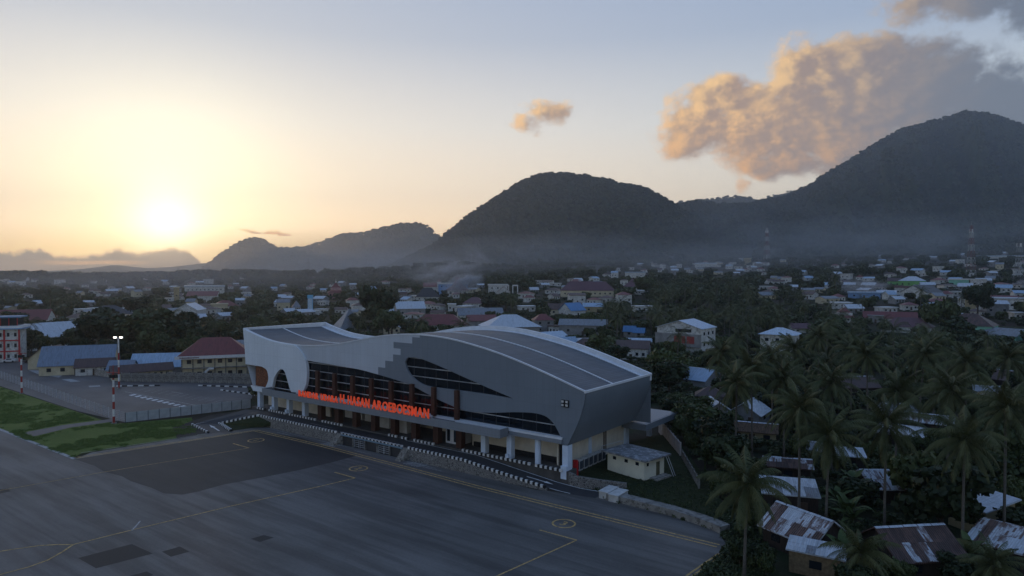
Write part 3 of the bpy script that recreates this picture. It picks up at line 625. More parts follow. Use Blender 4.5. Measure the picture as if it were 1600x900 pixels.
def ribbon(name,s0,s1,t0,t1,dz,h,m,parent,n=60):
    """solid strip following the roof wave"""
    b=MB(); ss=np.linspace(s0,s1,n+1); vs=[]
    for s in ss:
        z=(ztop(s) if dz is None else dz(s)); vs+=[(-s,t0,z-h),(-s,t1,z-h),(-s,t1,z),(-s,t0,z)]
    fs=[(i*4+j,(i+1)*4+j,(i+1)*4+(j+1)%4,i*4+(j+1)%4) for i in range(n) for j in range(4)]+[(0,1,2,3),(n*4+3,n*4+2,n*4+1,n*4)]
    return b.add(vs,fs).build(name,m,parent,smooth=False)
ribbon('front_coping',87.9,-3.72,-.70,-.38,lambda s:ztop(s)+.08,.22,M_white,rf)
ribbon('back_parapet',87.9,-3.72,21.75,22.3,lambda s:ztop(s)+.12,1.3,M_white,rf)
ribbon('roof_gutter',87.0,-3.3,20.3,21.77,lambda s:ztop(s)-.60,.12,M_white,rf)
ribbon('roof_strip',87.0,-3.3,9.0,9.32,lambda s:zroof(s,9)+.12,.22,M_white,rf)
MB().box(3.5,3.78,-.72,22.3,ztop(-3.67)-.25,ztop(-3.67)+.12).build('nose_coping',M_white,rf)
MB().box(-88.0,-87.2,-.72,22.3,ztop(87.8)-1.2,ztop(87.8)+.1).build('end_parapet',M_white,rf)
# ground floor, platform, columns
struct(sheet('pavement',[w2(84.5,-1.0),w2(-.9,-1.0),w2(-.9,1.4),w2(2.6,1.4),w2(2.6,24),w2(84.5,24)],2.2,mat('pavement',(.085,.08,.075),.85,.25,.6),th=2.3))
pts=[('wall_right',-21.5,-2.4,2.6,21.8),('wall_left',-83.4,-61.0,2.6,21.8)]
for n_,x0,x1,y0,y1 in pts: MB().box(x0,x1,y0,y0+.3,2.2,6.3).build('ground_wall',M_beige,TB)
MB().box(-61,-21.5,7.5,7.8,2.2,6.3).build('ground_wall',M_beige,TB)
MB().box(-2.55,-2.3,1.0,24.3,.3,6.25).build('end_wall',M_beige,TB)
MB().box(-2.5,-2.2,10.4,11.4,1.2,6.2).build('end_panel',M_blue,TB); MB().box(-2.52,-2.18,1.3,2.0,1.6,6.1).build('end_slot',M_dark,TB); MB().box(-2.5,-2.2,15.6,15.9,.9,6.2).build('drain_pipe',M_fin,TB); MB().box(-2.5,-2.2,16.3,16.55,.9,6.2).build('drain_pipe',M_fin,TB)
MB().box(-3.2,-1.9,23.2,24.6,.2,6.2).build('corner_pillar',M_blue,TB)
MB().box(-61,-21.5,-.3,21.8,6.15,6.3).build('soffit',M_fin,TB); MB().box(-21.5,.4,-.3,24.6,6.12,6.3).build('soffit',M_beige,TB); MB().box(-84,-61,-.3,21.8,6.12,6.3).build('soffit',M_beige,TB)
for k in range(16):
    s=5.5*k
    if k==0:
        c=MB(); c.box(-s-.5,-s+.5,-.6,.7,2.2,6.1); c.prism([(-.55,-1.0),(.5,-1.0),(.5,-.6),(-.55,-.6)],.9,2.9); c.build('column',M_blue,TB)
    elif k<=3 or k>=12:
        c=MB(); c.tube([(-s,0,2.2),(-s,0,6.2)],.5,20,cap=False) if k==1 else c.box(-s-.48,-s+.48,-.5,.5,2.2,6.15)
        if k in (2,13,14): c.box(-s-.4,-s+.25,-1.0,-.5,2.2,3.0)
        c.build('column',M_blue,TB,smooth=(k==1))
    else:
        MB().box(-s-.62,-s+.62,-.55,.6,2.2,6.15).build('brown_column',M_fin,TB)
for k in range(4,12):
    s=5.5*k+.0; MB().box(-s-.42,-s+.42,-1.25,-.66,7.3,12.45).build('fin',M_fin,TB)
for s0,s1,t0,t1,zt in ((42.8,45.8,2.5,5.5,5.6),(47.6,52.2,4.5,5.2,5.8),(53,58.5,4.5,5.2,5.8),(37,39.9,1.6,5,5.9)):
    MB().box(-s1,-s0,t0,t1,2.2,zt).build('lobby_block',mat('lobby_white',(.55,.53,.49),.8,.1),TB)
ki=MB().box(-26.6,-23.0,1.2,4.2,2.2,6.1).build('lobby_kiosk',M_white,TB)
for x in (-26.2,-24.6): MB().box(x,x+.65,1.12,1.25,2.6,5.6).build('slot_window',M_glass,ki)
MB().prism([(-41,2.2),(-34,6.2),(-33,6.2),(-40,2.2)],0,2.2,fr=lambda a,b_,c:(a,3+c,b_)).build('escalator',M_dark,TB)
MB().box(-20.9,-2.6,2.2,2.61,2.2,3.0).build('plinth',M_dark,TB)
# first floor ledge, glazing
MB().box(-68,-.4,-.95,-.26,6.95,7.3).build('sill',M_white,TB); MB().box(-10.6,-.4,-1.02,-.2,6.3,6.95).build('sill_band',M_fascia,TB)
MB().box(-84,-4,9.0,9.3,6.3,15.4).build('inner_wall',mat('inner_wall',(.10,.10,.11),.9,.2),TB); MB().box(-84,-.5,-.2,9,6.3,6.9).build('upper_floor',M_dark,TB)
for s in (4.8,10.2,15.6,21): MB().box(-s-.35,-s+.35,.5,1.2,6.9,12).build('inner_column',M_blue,TB)
M_curt=mat('blue_curtain',(.10,.26,.50),.9,.25,3,stretch=(4,1,.2))
for s0 in (33.5,39.0,44.5): MB().box(-s0-4.6,-s0-.4,.25,.32,10.4,12.3).build('curtain',M_curt,TB)
def in_poly(x,y,P):
    r=False
    for (x0,y0),(x1,y1) in zip(P,P[1:]+P[:1]):
        if (y0>y)!=(y1>y) and x<(x1-x0)*(y-y0)/(y1-y0)+x0: r=not r
    return r
low_all=low+low2; LX=np.array([p[0] for p in low_all][::-1]); LZ=np.array([p[1] for p in low_all][::-1])
def open_(s,z):
    if 64<s<84: return in_poly(s,z,boot[3:]+[(60,7),(60,14)]) or in_poly(s,z,arch+[(73,6.5)])
    return (z<float(np.interp(s,LX,LZ)) and s<65) or in_poly(s,z,EYE)
pane=MB().box(-1.35,1.35,-.02,.02,-.80,.80).mesh('pane',M_glass)
rail_cells=set()
for i in range(31):
    s=.2+2.75*(i+.5)
    for j in range(7):
        z=7.25+1.65*(j+.5)
        if any(open_(s+a,z+c) for a in (-1.37,-.7,0,.7,1.37) for c in (-.82,-.4,0,.4,.82)):
            inst('pane',pane,TB,(-s,-.06,z)); rail_cells.add((i,j))
M_mull=mat('mullion_white',(.60,.62,.64),.5,.05)
for j in range(8):
    z=7.25+1.65*j; cols=sorted(i for i,jj in rail_cells if jj in (j,j-1))
    run=[]
    for i in cols+[999]:
        if run and i!=run[-1]+1:
            MB().box(-(.2+2.75*(run[-1]+1)),-(.2+2.75*run[0]),-.16,-.09,z-.07,z+.07).build('transom',M_mull,TB); run=[]
        run.append(i)
M_mulld=mat('mullion_dark',(.05,.055,.06),.5,.05)
for i in range(32):
    js=[j for j in range(7) if (i,j) in rail_cells or (i-1,j) in rail_cells]
    if js: MB().box(-(.2+2.75*i)-.04,-(.2+2.75*i)+.04,-.13,-.085,7.25+1.65*min(js),7.25+1.65*(max(js)+1)).build('mullion',M_mulld,TB)
# entrance canopy with lettering
cn=empty('canopy',(0,0,0),0,parent=TB)
MB().box(-76.8,-10.7,-3.35,-3.1,6.1,7.5).build('fascia',M_fascia,cn); MB().box(-10.95,-10.7,-3.1,-1.0,6.1,7.5).build('fascia',M_fascia,cn); MB().box(-76.8,-76.5,-3.1,-.4,6.1,7.5).build('fascia',M_fascia,cn)
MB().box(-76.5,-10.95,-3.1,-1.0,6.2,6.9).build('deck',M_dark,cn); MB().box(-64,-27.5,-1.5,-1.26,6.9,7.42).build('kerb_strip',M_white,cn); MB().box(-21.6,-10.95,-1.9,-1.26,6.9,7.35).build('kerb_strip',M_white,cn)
def letters(txt,s_from,s_to,z0,h,parent):
    ms=[]; xw=0.; gap=.16
    for ch in txt:
        me=font_mesh(ch,h/.69,ext_=.09,off=.038); me.materials.clear(); me.materials.append(M_red)
        xs=[v.co.x for v in me.vertices]; w_=max(xs)-min(xs); ms.append((me,min(xs),w_)); xw+=w_+gap*h
    k=(s_from-s_to)/(xw-gap*h); x=0.
    for me,x0,w_ in ms:
        inst('letter',me,parent,(-s_from+(x-x0)*k,-3.46,z0),(math.pi/2,0,0),(k,1,1)); x+=w_+gap*h
sg_=empty('lettering',(0,0,0),0,parent=TB)
for txt,a,b_,z0,h in (('BANDAR',63.5,57.0,7.3,1.2),('UDARA',56.2,50.95,7.3,1.22),('H.',50.2,48.5,7.38,1.72),('HASAN',47.9,41.7,7.38,1.68),('AROEBOESMAN',41.0,26.3,7.38,1.66)): letters(txt,a,b_,z0,h,sg_)
for s in np.arange(27,63,3.): MB().box(-s-.04,-s+.04,-3.3,-3.1,7.45,8.4).build('letter_bracket',M_galv,sg_)
# carved relief, flood lights
rel=MB().box(-84.2,-77.7,-.1,.3,7.0,11.8).build('relief_panel',mat('terracotta_relief',(.20,.075,.035),.8,.5,1.6,bump=1.,bscale=3.,col2=(.07,.03,.02)),TB)
fl=MB().box(-.55,.75,-.85,-.63,12.1,13.2).build('flood_light',M_dark,TB)
M_lens=mat('lamp_lens',(.62,.60,.55),.3,.05)
for x in (-.3,.45):
    for z in (12.4,12.95): MB().box(x-.2,x+.2,-.92,-.86,z-.17,z+.17).build('lens',M_lens,fl)
rc=empty('rear_canopy',(0,0,0),0,parent=TB)
MB().box(-5,2.6,22.4,36.5,4.4,5.5).build('fascia',M_drk,rc); MB().box(-4.7,2.3,22.7,36.2,5.5,5.55).build('deck',M_drk,rc)
for t_ in (25.5,35.5): MB().box(-3.4,-2.6,t_-.4,t_+.4,.2,4.4).build('post',M_blue,rc)
# ------------------------------------------------------------------ building kit
M_tinw=tin('pale_tin',(.48,.53,.58),amt=.18); M_tinr=tin('rust_striped_tin',(.50,.54,.58),amt=.55,worn=.9); M_rust=tin('rusty_tin',(.11,.06,.045),(.05,.028,.022),amt=.6,worn=.3); M_ting=tin('grey_tin',(.20,.225,.25),amt=.3)
M_tinb=tin('blue_tin',(.075,.21,.42),(.12,.12,.12),amt=.12); M_tinlb=tin('light_blue_tin',(.30,.42,.55),amt=.15); M_tinn=tin('new_blue_white_tin',(.46,.56,.66),amt=.03); M_slate=tin('slate_blue_tin',(.17,.22,.29),amt=.25)
M_rred=tin('red_roof',(.17,.045,.040),(.07,.03,.03),amt=.3,pitch=.35); M_rbrn=tin('brown_roof',(.085,.050,.042),(.04,.03,.028),amt=.35,pitch=.35); M_rpur=tin('purple_red_roof',(.125,.060,.068),(.07,.04,.04),amt=.3,pitch=.35); M_rdark=tin('dark_roof',(.045,.048,.052),(.03,.03,.03),amt=.3,pitch=.35); M_thatch=mat('brown_sheet_roof',(.13,.085,.055),.9,.45,1.5,stretch=(3,.4,1),col2=(.05,.035,.028))
M_ww=mat('white_wall',(.56,.56,.53),.85,.18,.5,col2=(.34,.33,.30)); M_wc=mat('cream_wall',(.50,.44,.30),.85,.15,.5); M_wg=mat('grey_wall',(.24,.24,.235),.9,.25,.5); M_wy=mat('yellow_wall',(.34,.28,.16),.85,.2,.5); M_wmint=mat('mint_wall',(.22,.48,.36),.8,.12,.5); M_wgreen=mat('green_wall',(.16,.38,.12),.8,.12,.5); M_wblue=mat('blue_wall',(.18,.30,.50),.8,.12,.5); M_wwood=mat('board_wall',(.035,.026,.021),.9,.4,2.,stretch=(5,5,.4)); M_wbamboo=mat('woven_wall',(.20,.15,.09),.9,.3,3.); M_wpink=mat('pink_wall',(.42,.25,.24),.85,.12,.5)
M_trimw=mat('white_frame',(.6,.6,.58),.7,.08); M_door=mat('wood_door',(.07,.045,.03),.7,.25)
UNIT={}
def unit_window():
    if 'w' not in UNIT:
        UNIT['w']=MB().box(-.5,.5,-.06,.02,0,1).mesh('window',M_trimw); UNIT['p']=MB().box(-.42,-.03,-.085,-.05,.08,.92).box(.03,.42,-.085,-.05,.08,.92).mesh('pane',M_hglass); UNIT['d']=MB().box(-.5,.5,-.07,.02,0,1).mesh('door',M_door); UNIT['s']=MB().box(-.5,.5,-.06,.02,0,1).mesh('window',M_hglass)
    return UNIT
RECTS=[]      # screen footprints of placed buildings: (px0,px1,pytop,pybase,dist)
FOOT=[]       # ground discs kept free (x,y,r)
def project(x,y,z):
    z-=CAM_H; d=y*math.cos(PITCH)-z*math.sin(PITCH); u=y*math.sin(PITCH)+z*math.cos(PITCH); return CX+F_PX*x/d, CY-F_PX*u/d
def roof_mesh(kind,w,d,h,rise,oh,th=.16):
    b=MB(); W2,D2=w/2+oh,d/2+oh; dr=rise*oh/(d/2) if d else 0
    if kind=='gable':      # ridge along x
        for sy in (-1,1):
            a=[(-W2,sy*D2,h-dr),(W2,sy*D2,h-dr),(W2,0,h+rise),(-W2,0,h+rise)]
            vs=a+[(x,y,z+th) for x,y,z in a]; b.add(vs,[(0,1,2,3),(7,6,5,4),(0,4,5,1),(1,5,6,2),(2,6,7,3),(3,7,4,0)])
    elif kind=='gabley':   # ridge along y, gable faces the front
        dr=rise*oh/(w/2)
        for sx in (-1,1):
            a=[(sx*W2,-D2,h-dr),(sx*W2,D2,h-dr),(0,D2,h+rise),(0,-D2,h+rise)]
            vs=a+[(x,y,z+th) for x,y,z in a]; b.add(vs,[(0,1,2,3),(7,6,5,4),(0,4,5,1),(1,5,6,2),(2,6,7,3),(3,7,4,0)])
    elif kind in ('hip','pyramid'):
        r=max(0,W2-D2)*.95 if kind=='hip' else .05; ry=0 if W2>=D2 or kind=='pyramid' else (D2-W2)*.95
        e=[(-W2,-D2,h-.08),(W2,-D2,h-.08),(W2,D2,h-.08),(-W2,D2,h-.08)]; t=[(-r,-ry,h+rise),(r,-ry,h+rise),(r,ry,h+rise),(-r,ry,h+rise)]
        if W2>=D2: b.add(e+[(-r,0,h+rise),(r,0,h+rise)],[(0,1,5,4),(2,3,4,5),(1,2,5),(3,0,4),(3,2,1,0)])
        else: b.add(e+[(0,-ry,h+rise),(0,ry,h+rise)],[(0,1,4),(2,3,5),(1,2,5,4),(3,0,4,5),(3,2,1,0)])
    elif kind=='shed':
        a=[(-W2,-D2,h),(W2,-D2,h),(W2,D2,h+rise),(-W2,D2,h+rise)]; vs=a+[(x,y,z+th) for x,y,z in a]; b.add(vs,[(3,2,1,0),(4,5,6,7),(0,1,5,4),(1,2,6,5),(2,3,7,6),(3,0,4,7)])
    else: b.box(-W2,W2,-D2,D2,h-.02,h+rise)
    return b
def wall_mesh(kind,w,d,h,rise):
    b=MB(); x,y=w/2,d/2; b.add([(-x,-y,-1.5),(x,-y,-1.5),(x,y,-1.5),(-x,y,-1.5),(-x,-y,h),(x,-y,h),(x,y,h),(-x,y,h)],[(0,1,5,4),(1,2,6,5),(2,3,7,6),(3,0,4,7),(4,5,6,7)])
    if kind=='gable': b.add([(-x,-y,h),(-x,y,h),(-x,0,h+rise*.97),(x,-y,h),(x,y,h),(x,0,h+rise*.97)],[(0,2,1),(3,4,5)])
    if kind=='gabley': b.add([(-x,-y,h),(x,-y,h),(0,-y,h+rise*.97),(-x,y,h),(x,y,h),(0,y,h+rise*.97)],[(0,1,2),(3,5,4)])
    if kind=='shed': b.add([(-x,-y,h),(x,-y,h),(x,y,h),(-x,y,h),(x,y,h+rise),(-x,y,h+rise)],[(1,2,4),(0,5,3),(3,5,4,2)])
    return b
def building(name,label,cat,loc,rz,w,d,h,kind,rise,wm,rm,group=None,oh=.5,storeys=1,nwin=3,door=True,side_win=1,wside=1,th=.16,frame=True):
    o=empty(name,loc,rz,label,cat,group); u=unit_window()
    wl=wall_mesh(kind,w,d,h,rise).build('wall',wm,o)
    roof_mesh(kind,w,d,h,rise,oh,th).build('roof',rm,o)
    sh=h/storeys
    def win(x,y,z,ww,wh,rot,dr=False):
        if dr: inst('door',u['d'],o,(x,y,z),(0,0,rot),(ww,1,wh)); return
        if frame and ww*F_PX/math.hypot(*loc[:2])>7.5:
            f=inst('window',u['w'],o,(x,y,z),(0,0,rot),(ww,1,wh)); inst('pane',u['p'],f)
        else: inst('window',u['s'],o,(x,y,z),(0,0,rot),(ww,1,wh))
    for st_ in range(storeys):
        n=nwin
        for i in range(n):
            x=(-.5+(i+.5)/n)*w*.92; isd=door and st_==0 and i==n//2 and n>1
            ww=min(1.25,w/n*.42); wh=min(1.15,sh*.36)
            if isd: win(x,-d/2,0.02,min(1.1,ww),min(2.1,sh*.72),0,True)
            else: win(x,-d/2,st_*sh+sh*.36,ww,wh,0)
        for i in range(side_win):
            y=(-.5+(i+.5)/max(1,side_win))*d*.9; win(wside*w/2,y,st_*sh+sh*.36,min(1.4,d/side_win*.4),min(1.2,sh*.4),wside*math.pi/2)
    reg(loc,w,d,h+rise); return o
def wall_of(o): return next(c for c in o.children if c.name.startswith('wall'))
def reg(loc,w,d,ht,keep=True):
    x,y,z=loc; dist=math.hypot(x,y); a=project(x,y,z); b=project(x,y,z+ht); hw=(w+d)*.36*F_PX/dist
    RECTS.append((a[0]-hw,a[0]+hw,b[1],a[1],dist)); FOOT.append((x,y,math.hypot(w,d)/2))
def bld(name,label,px,py,wpx,hpx,kind,rise,wm,rm,rot=0,dr=.7,cat='house',**k):
    """building whose front foot is seen at (px,py), about wpx wide and hpx to the eaves"""
    x,y,z=T(px,py); dist=math.hypot(x,y); sc_=dist/F_PX; w=wpx*sc_; h=max(2.4,hpx*sc_); d=w*dr
    rz=-math.atan2(x,y)+R(rot); cx=x+math.sin(-rz)*d/2*0; f=Vector((x,y)).normalized()*d/2
    return building(name,label,cat,(x+f.x,y+f.y,min(z,float(terrain(x+f.x,y+f.y)))),rz,w,d,h,kind,rise*sc_,wm,rm,**k)
# ------------------------------------------------------------------ around the terminal
# utility hut in the yard east of the terminal
struct(sheet('yard',[(*w2(3,2.8),.62),(*w2(-1.2,-.5),.62),(*G(935,757),.6),(*G(965,765),.45),(*G(1000,785),.4),(*G(1112,822),.25),(*G(1140,800),.2),(*G(1100,752),.5),(*G(1078,715),.5),(*G(1050,680),.5),(*w2(3,28),.6)],.5,M_scrub))
hx,hy=20.9,107.0; hr=math.atan2(-.75,.66)
hut=empty('utility_hut',(hx-.33*3.7+.375*2.65-.6,hy+.375*3.7+.33*2.65+1.0,.55),hr,'small cream utility hut with flat grey roof beside the terminal','hut')
M_cream=mat('cream_paint',(.74,.72,.58),.8,.08,.6)
MB().box(-3.7,3.7,-2.6,2.6,-.4,3.0).build('wall',M_cream,hut); MB().box(-4.5,4.5,-3.3,3.4,3.0,3.25).build('roof',mat('flat_roof',(.20,.205,.21),.8,.45,.6,col2=(.40,.41,.42)),hut)
for x in (-2.2,.2,2.4): MB().box(x-.32,x+.32,-2.66,-2.58,2.05,2.55).build('window',M_hglass,hut)
MB().box(3.66,3.74,.5,1.4,0,2.3).build('door',mat('olive_door',(.13,.12,.07),.7,.2),hut); MB().box(3.68,3.74,-1.9,-1.4,2.0,2.5).build('window',M_hglass,hut)
MB().box(3.7,5.2,-1.2,2.6,-.4,.12).build('doorstep',M_conc,hut)
lad=MB(); lad.tube([(4.1,2.9,3.2),(5.6,3.0,.0)],.05,6); lad.tube([(4.1,2.4,3.2),(5.6,2.5,.0)],.05,6); lad.build('ladder',M_galv,hut)
MB().tube([(-4.4,-3.2,3.25),(-4.4,-3.2,3.9),(-4.4,2.,3.9),(-4.4,2.,3.25)],.04,5).build('roof_rail',M_galv,hut)
reg((hx,hy+3,.5),8,6,4)
# outdoor air-conditioning units
M_acs=mat('ac_casing',(.46,.47,.46),.6,.1); M_acg=mat('ac_grille',(.05,.06,.07),.6,.2)
ac=None
for k in range(6):
    t_=5.4+k*1.5; loc=W(1.1,t_,.62)
    a=empty('air_conditioner',loc,ROT_U+math.pi/2,'grey outdoor air conditioning unit in the row against the terminal end wall','air conditioner','air conditioners along the terminal end wall')
    MB().box(-.55,.55,-.45,.45,.1,1.75).build('casing',M_acs,a); MB().box(-.45,.45,-.49,-.44,.3,1.6).build('grille',M_acg,a); MB().box(-.5,.5,-.4,.4,0,.1).build('base',M_concd,a); MB().box(-.6,-.54,-.36,.36,.3,1.6).build('grille',M_acg,a)
hyb=empty('hydrant_cabinet',W(-.4,1.9,.62),ROT_U,'red fire hydrant cabinet beside the corner pillar','cabinet'); MB().box(-.35,.35,-.25,.25,.0,2.7).build('body',mat('signal_red',(.45,.02,.025),.5,.1),hyb); MB().box(-.28,.28,-.29,-.25,1.3,2.5).build('door',mat('signal_red_door',(.38,.02,.025),.4,.1),hyb)
stone_wall([(W(-.6,-1.0,2.2),W(-1.9,-.9,1.9)),(W(-1.9,-.9,1.75),(*G(936,752,1.2),1.4)),((*G(936,752,1.2),1.4),(*G(979,758,1.),1.25))],'short curved rubble stone wall below the hut lawn')
# concrete blocks and long concrete barrier at the apron edge
for p,lab in (((953,774),'pale concrete slab block nearest the stone wall at the apron edge'),((968,779),'pale concrete slab block touching the long concrete barrier')):
    x,y=G(*p); o=empty('concrete_block',(x,y,0),R(-36),lab,'concrete block'); MB().box(-.75,.75,-2.0,1.2,-.05,1.0).build('block',mat('pale_concrete',(.46,.46,.44),.85,.2,1.),o); MB().box(-.82,.82,-2.1,1.3,1.0,1.08).build('cap',mat('pale_concrete_cap',(.52,.52,.50),.85,.2,1.),o)
bp=[G(948,781),G(985,790),G(1040,804),G(1085,818),G(1112,828),G(1125,834)]
bar=empty('concrete_barrier',(*bp[0],0),0,'long low weathered concrete barrier along the apron edge','barrier')
for a,c in zip(bp[:-1],bp[1:]):
    a=Vector((*a,0)); c=Vector((*c,0)); t=(c-a).normalized(); n=Vector((-t.y,t.x,0)); o_=Vector((*bp[0],0))
    a=a-t*.12; vs=[a,c,c+n*1.7,a+n*1.7]; vs=[v-o_ for v in vs]; vs=[v+Vector((0,0,-.1)) for v in vs]+[v+Vector((0,0,.9)) for v in vs]
    MB().add(vs,[(3,2,1,0),(4,5,6,7),(0,1,5,4),(1,2,6,5),(2,3,7,6),(3,0,4,7)]).build('segment',mat('barrier_concrete',(.22,.21,.19),.9,.35,.6,bump=.2,bscale=5,col2=(.12,.115,.10)),bar)
# cones and planks near the stairs
for p in ((633,711),(642,714),(661,716)):
    x,y=G(*p); c=empty('traffic_cone',(x,y,.0),0,'small orange traffic cone by the stone wall at the apron edge','cone','cones by the stone wall')
    MB().tube([(0,0,.05),(0,0,.75)],[.22,.04],10).build('cone',mat('cone_orange',(.55,.10,.03),.6,.1),c); MB().box(-.28,.28,-.28,.28,0,.05).build('base',M_blk,c); MB().tube([(0,0,.4),(0,0,.55)],[.14,.095],10).build('band',M_whi,c)
# perimeter fences
def panel_fence(p0,p1,n,h,label,pm,cat='fence',z=0,post=M_acg):
    a=Vector((*p0,z)); c=Vector((*p1,z)); L=(c-a).length; rz_=math.atan2(c.y-a.y,c.x-a.x); f=empty('panel_fence',a,rz_,label,cat); k=L/n
    pm_=MB().box(.06,k-.06,-.03,.03,.08,h).mesh('panel',pm); po=MB().box(-.05,.05,-.06,.06,-.3,h+.1).mesh('post',post)
    for i in range(n): inst('panel',pm_,f,(i*k,0,0)); inst('post',po,f,(i*k,0,0))
    inst('post',po,f,(L,0,0)); return f
panel_fence(G(196,660.5),G(392,637.5),12,2.15,'fence of pale grey metal panels between car park and apron',mat('pale_panel',(.34,.37,.39),.55,.2,.5))
def mesh_fence(pts,label,h=2.2):
    o0=pts[0]; f=empty('mesh_fence',(o0[0],o0[1],0),0,label,'fence'); st=[]
    for a,c in zip(pts[:-1],pts[1:]):
        a=Vector((*a,0));c=Vector((*c,0)); L=(c-a).length; n=max(1,round(L/3)); 
        for i in range(n):
            p=a+(c-a)*i/n; q=a+(c-a)*(i+1)/n; p=p-Vector((*o0,0)); q=q-Vector((*o0,0))
            MB().tube([p+Vector((0,0,-.2)),p+Vector((0,0,h+.2))],.045,5).build('post',M_galv,f)
            g=MB()
            for z in np.linspace(.15,h,6): g.tube([p+Vector((0,0,z)),q+Vector((0,0,z))],.012,3,cap=False)
            for k in range(8):
                r=p.lerp(q,(k+.5)/8); g.tube([r+Vector((0,0,.1)),r+Vector((0,0,h))],.012,3,cap=False)
            g.build('wire_panel',M_galv,f)
    return f
mesh_fence([G(-40,577),G(60,612),G(178,655),G(195,660)],'wire mesh fence on grey posts between grass verge and car park')
# concrete wall behind the car park, boundary wall east of the terminal
def block_wall(p0,p1,n,h,label,m,z=0.):
    a=Vector((*p0,z)); c=Vector((*p1,z)); L=(c-a).length; rz_=math.atan2(c.y-a.y,c.x-a.x); f=empty('boundary_wall',a,rz_,label,'wall'); k=L/n
    pm=MB().box(.1,k-.1,-.08,.08,-.5,h).mesh('panel',m); po=MB().box(-.14,.14,-.14,.14,-.5,h+.12).mesh('pillar',m)
    for i in range(n): inst('panel',pm,f,(i*k,0,0)); inst('pillar',po,f,(i*k,0,0))
    inst('pillar',po,f,(L,0,0)); return f
block_wall(G(190,596),G(262,597),6,2.6,'stained grey concrete wall panels below the long low cream building',M_concd); block_wall(G(262,597),G(392,600),9,3.0,'stained grey concrete wall in front of the red roofed two storey building',M_concd)
block_wall(G(52,571),G(185,592),11,2.0,'low pale concrete wall in front of the grey blue roofed building',M_conc)
block_wall(G(1030,672,.5),G(1063,712,.5),9,2.3,'tall pale panelled boundary wall behind the terminal yard',mat('pink_grey_panel',(.40,.36,.34),.85,.2,.8),z=.5); block_wall(G(1066,716,.5),G(1092,762,.5),7,1.6,'low grey boundary wall running past the utility hut to the trees',M_concd,z=.3)
# red and white mast poles
def mast(p,h,label,lamp=False):
    x,y=G(*p); m=empty('mast_pole',(x,y,0),0,label,'pole'); n=7; rd=mat('mast_red',(.30,.035,.03),.6,.15)
    for i in range(n): MB().tube([(0,0,h*i/n),(0,0,h*(i+1)/n)],.24-.05*i/n,12).build('band',[rd,M_whi][i%2] if not lamp else [rd,M_whi][(i+1)%2 if i==n-1 else i%2],m)
    MB().box(-.4,.4,-.4,.4,-.2,.25).build('footing',M_conc,m)
    if lamp:
        MB().box(-1.3,1.3,-.1,.1,h-.05,h+.1).build('crossarm',M_galv,m)
        em=mat('lit_lamp',(.9,.85,.75),.4,.0,emit=((1.,.90,.78),6.))
        for x_ in (-.85,.85):
            l=MB().box(x_-.45,x_+.45,-.18,.3,h+.1,h+.55).build('lamp',M_galv,m); MB().box(x_-.4,x_+.4,-.235,-.185,h+.14,h+.5).build('lens',em,l)
    else:
        MB().box(-1.4,1.4,-.12,.12,h-.1,h+.02).build('crossarm',rd,m); MB().tube([(0,0,h),(0,0,h+1.6)],.06,6).build('rod',rd,m); MB().box(-.7,.7,-.35,.35,h-1.2,h-.5).build('light_box',M_dark,m)
mast((178,662),11.2,'red and white striped mast standing at the end of the panel fence'); mast((34,615),11,'red and white striped mast standing by the wire mesh fence'); mast((186,607),14.2,'red and white mast with two lit lamps in the car park',True)
# control tower at the left edge
x,y,z=T(4,566); tw=empty('control_tower',(x,y+3,0),R(20),'white control tower with red frame and blue rimmed gallery','tower'); sc_=math.hypot(x,y)/F_PX
tr=mat('tower_red',(.40,.03,.035),.6,.1)
H1=41*sc_
MB().box(-4.6,4.6,-4,4,-1,H1).build('wall',M_ww,tw)
for x_ in (-4.6,0,4.6): MB().box(x_-.28,x_+.28,-4.3,-3.98,-.5,H1).build('red_pilaster',tr,tw)
for z_ in (H1*.33,H1*.66): MB().box(-4.75,4.75,-4.2,-3.99,z_-.22,z_+.22).build('red_band',tr,tw)
for z_ in (H1*.12,H1*.45,H1*.78):
    for x_ in (-3.4,-1.2,1.2,3.4): MB().box(x_-.4,x_+.4,-4.06,-3.98,z_,z_+1.4).build('window',M_hglass,tw)
MB().box(-5.8,5.8,-5,5,H1,H1+1.3).build('gallery',M_white,tw); MB().box(-5.9,5.9,-5.1,5.1,H1+.1,H1+.45).build('gallery_rim',M_wblue,tw)
MB().prism([(-4,-3.4),(4,-3.4),(4,3.4),(-4,3.4)],H1+1.3,H1+4.2).build('cab',M_hglass,tw)
for x_ in (-3.9,-1.3,1.3,3.9): MB().box(x_-.12,x_+.12,-3.5,-3.38,H1+1.3,H1+4.2).build('cab_post',tr,tw)
MB().box(-5,5,-4.4,4.4,H1+4.2,H1+4.7).build('roof',mat('tower_roof',(.12,.22,.34),.6,.1),tw)
reg((x,y,0),9,8,18)
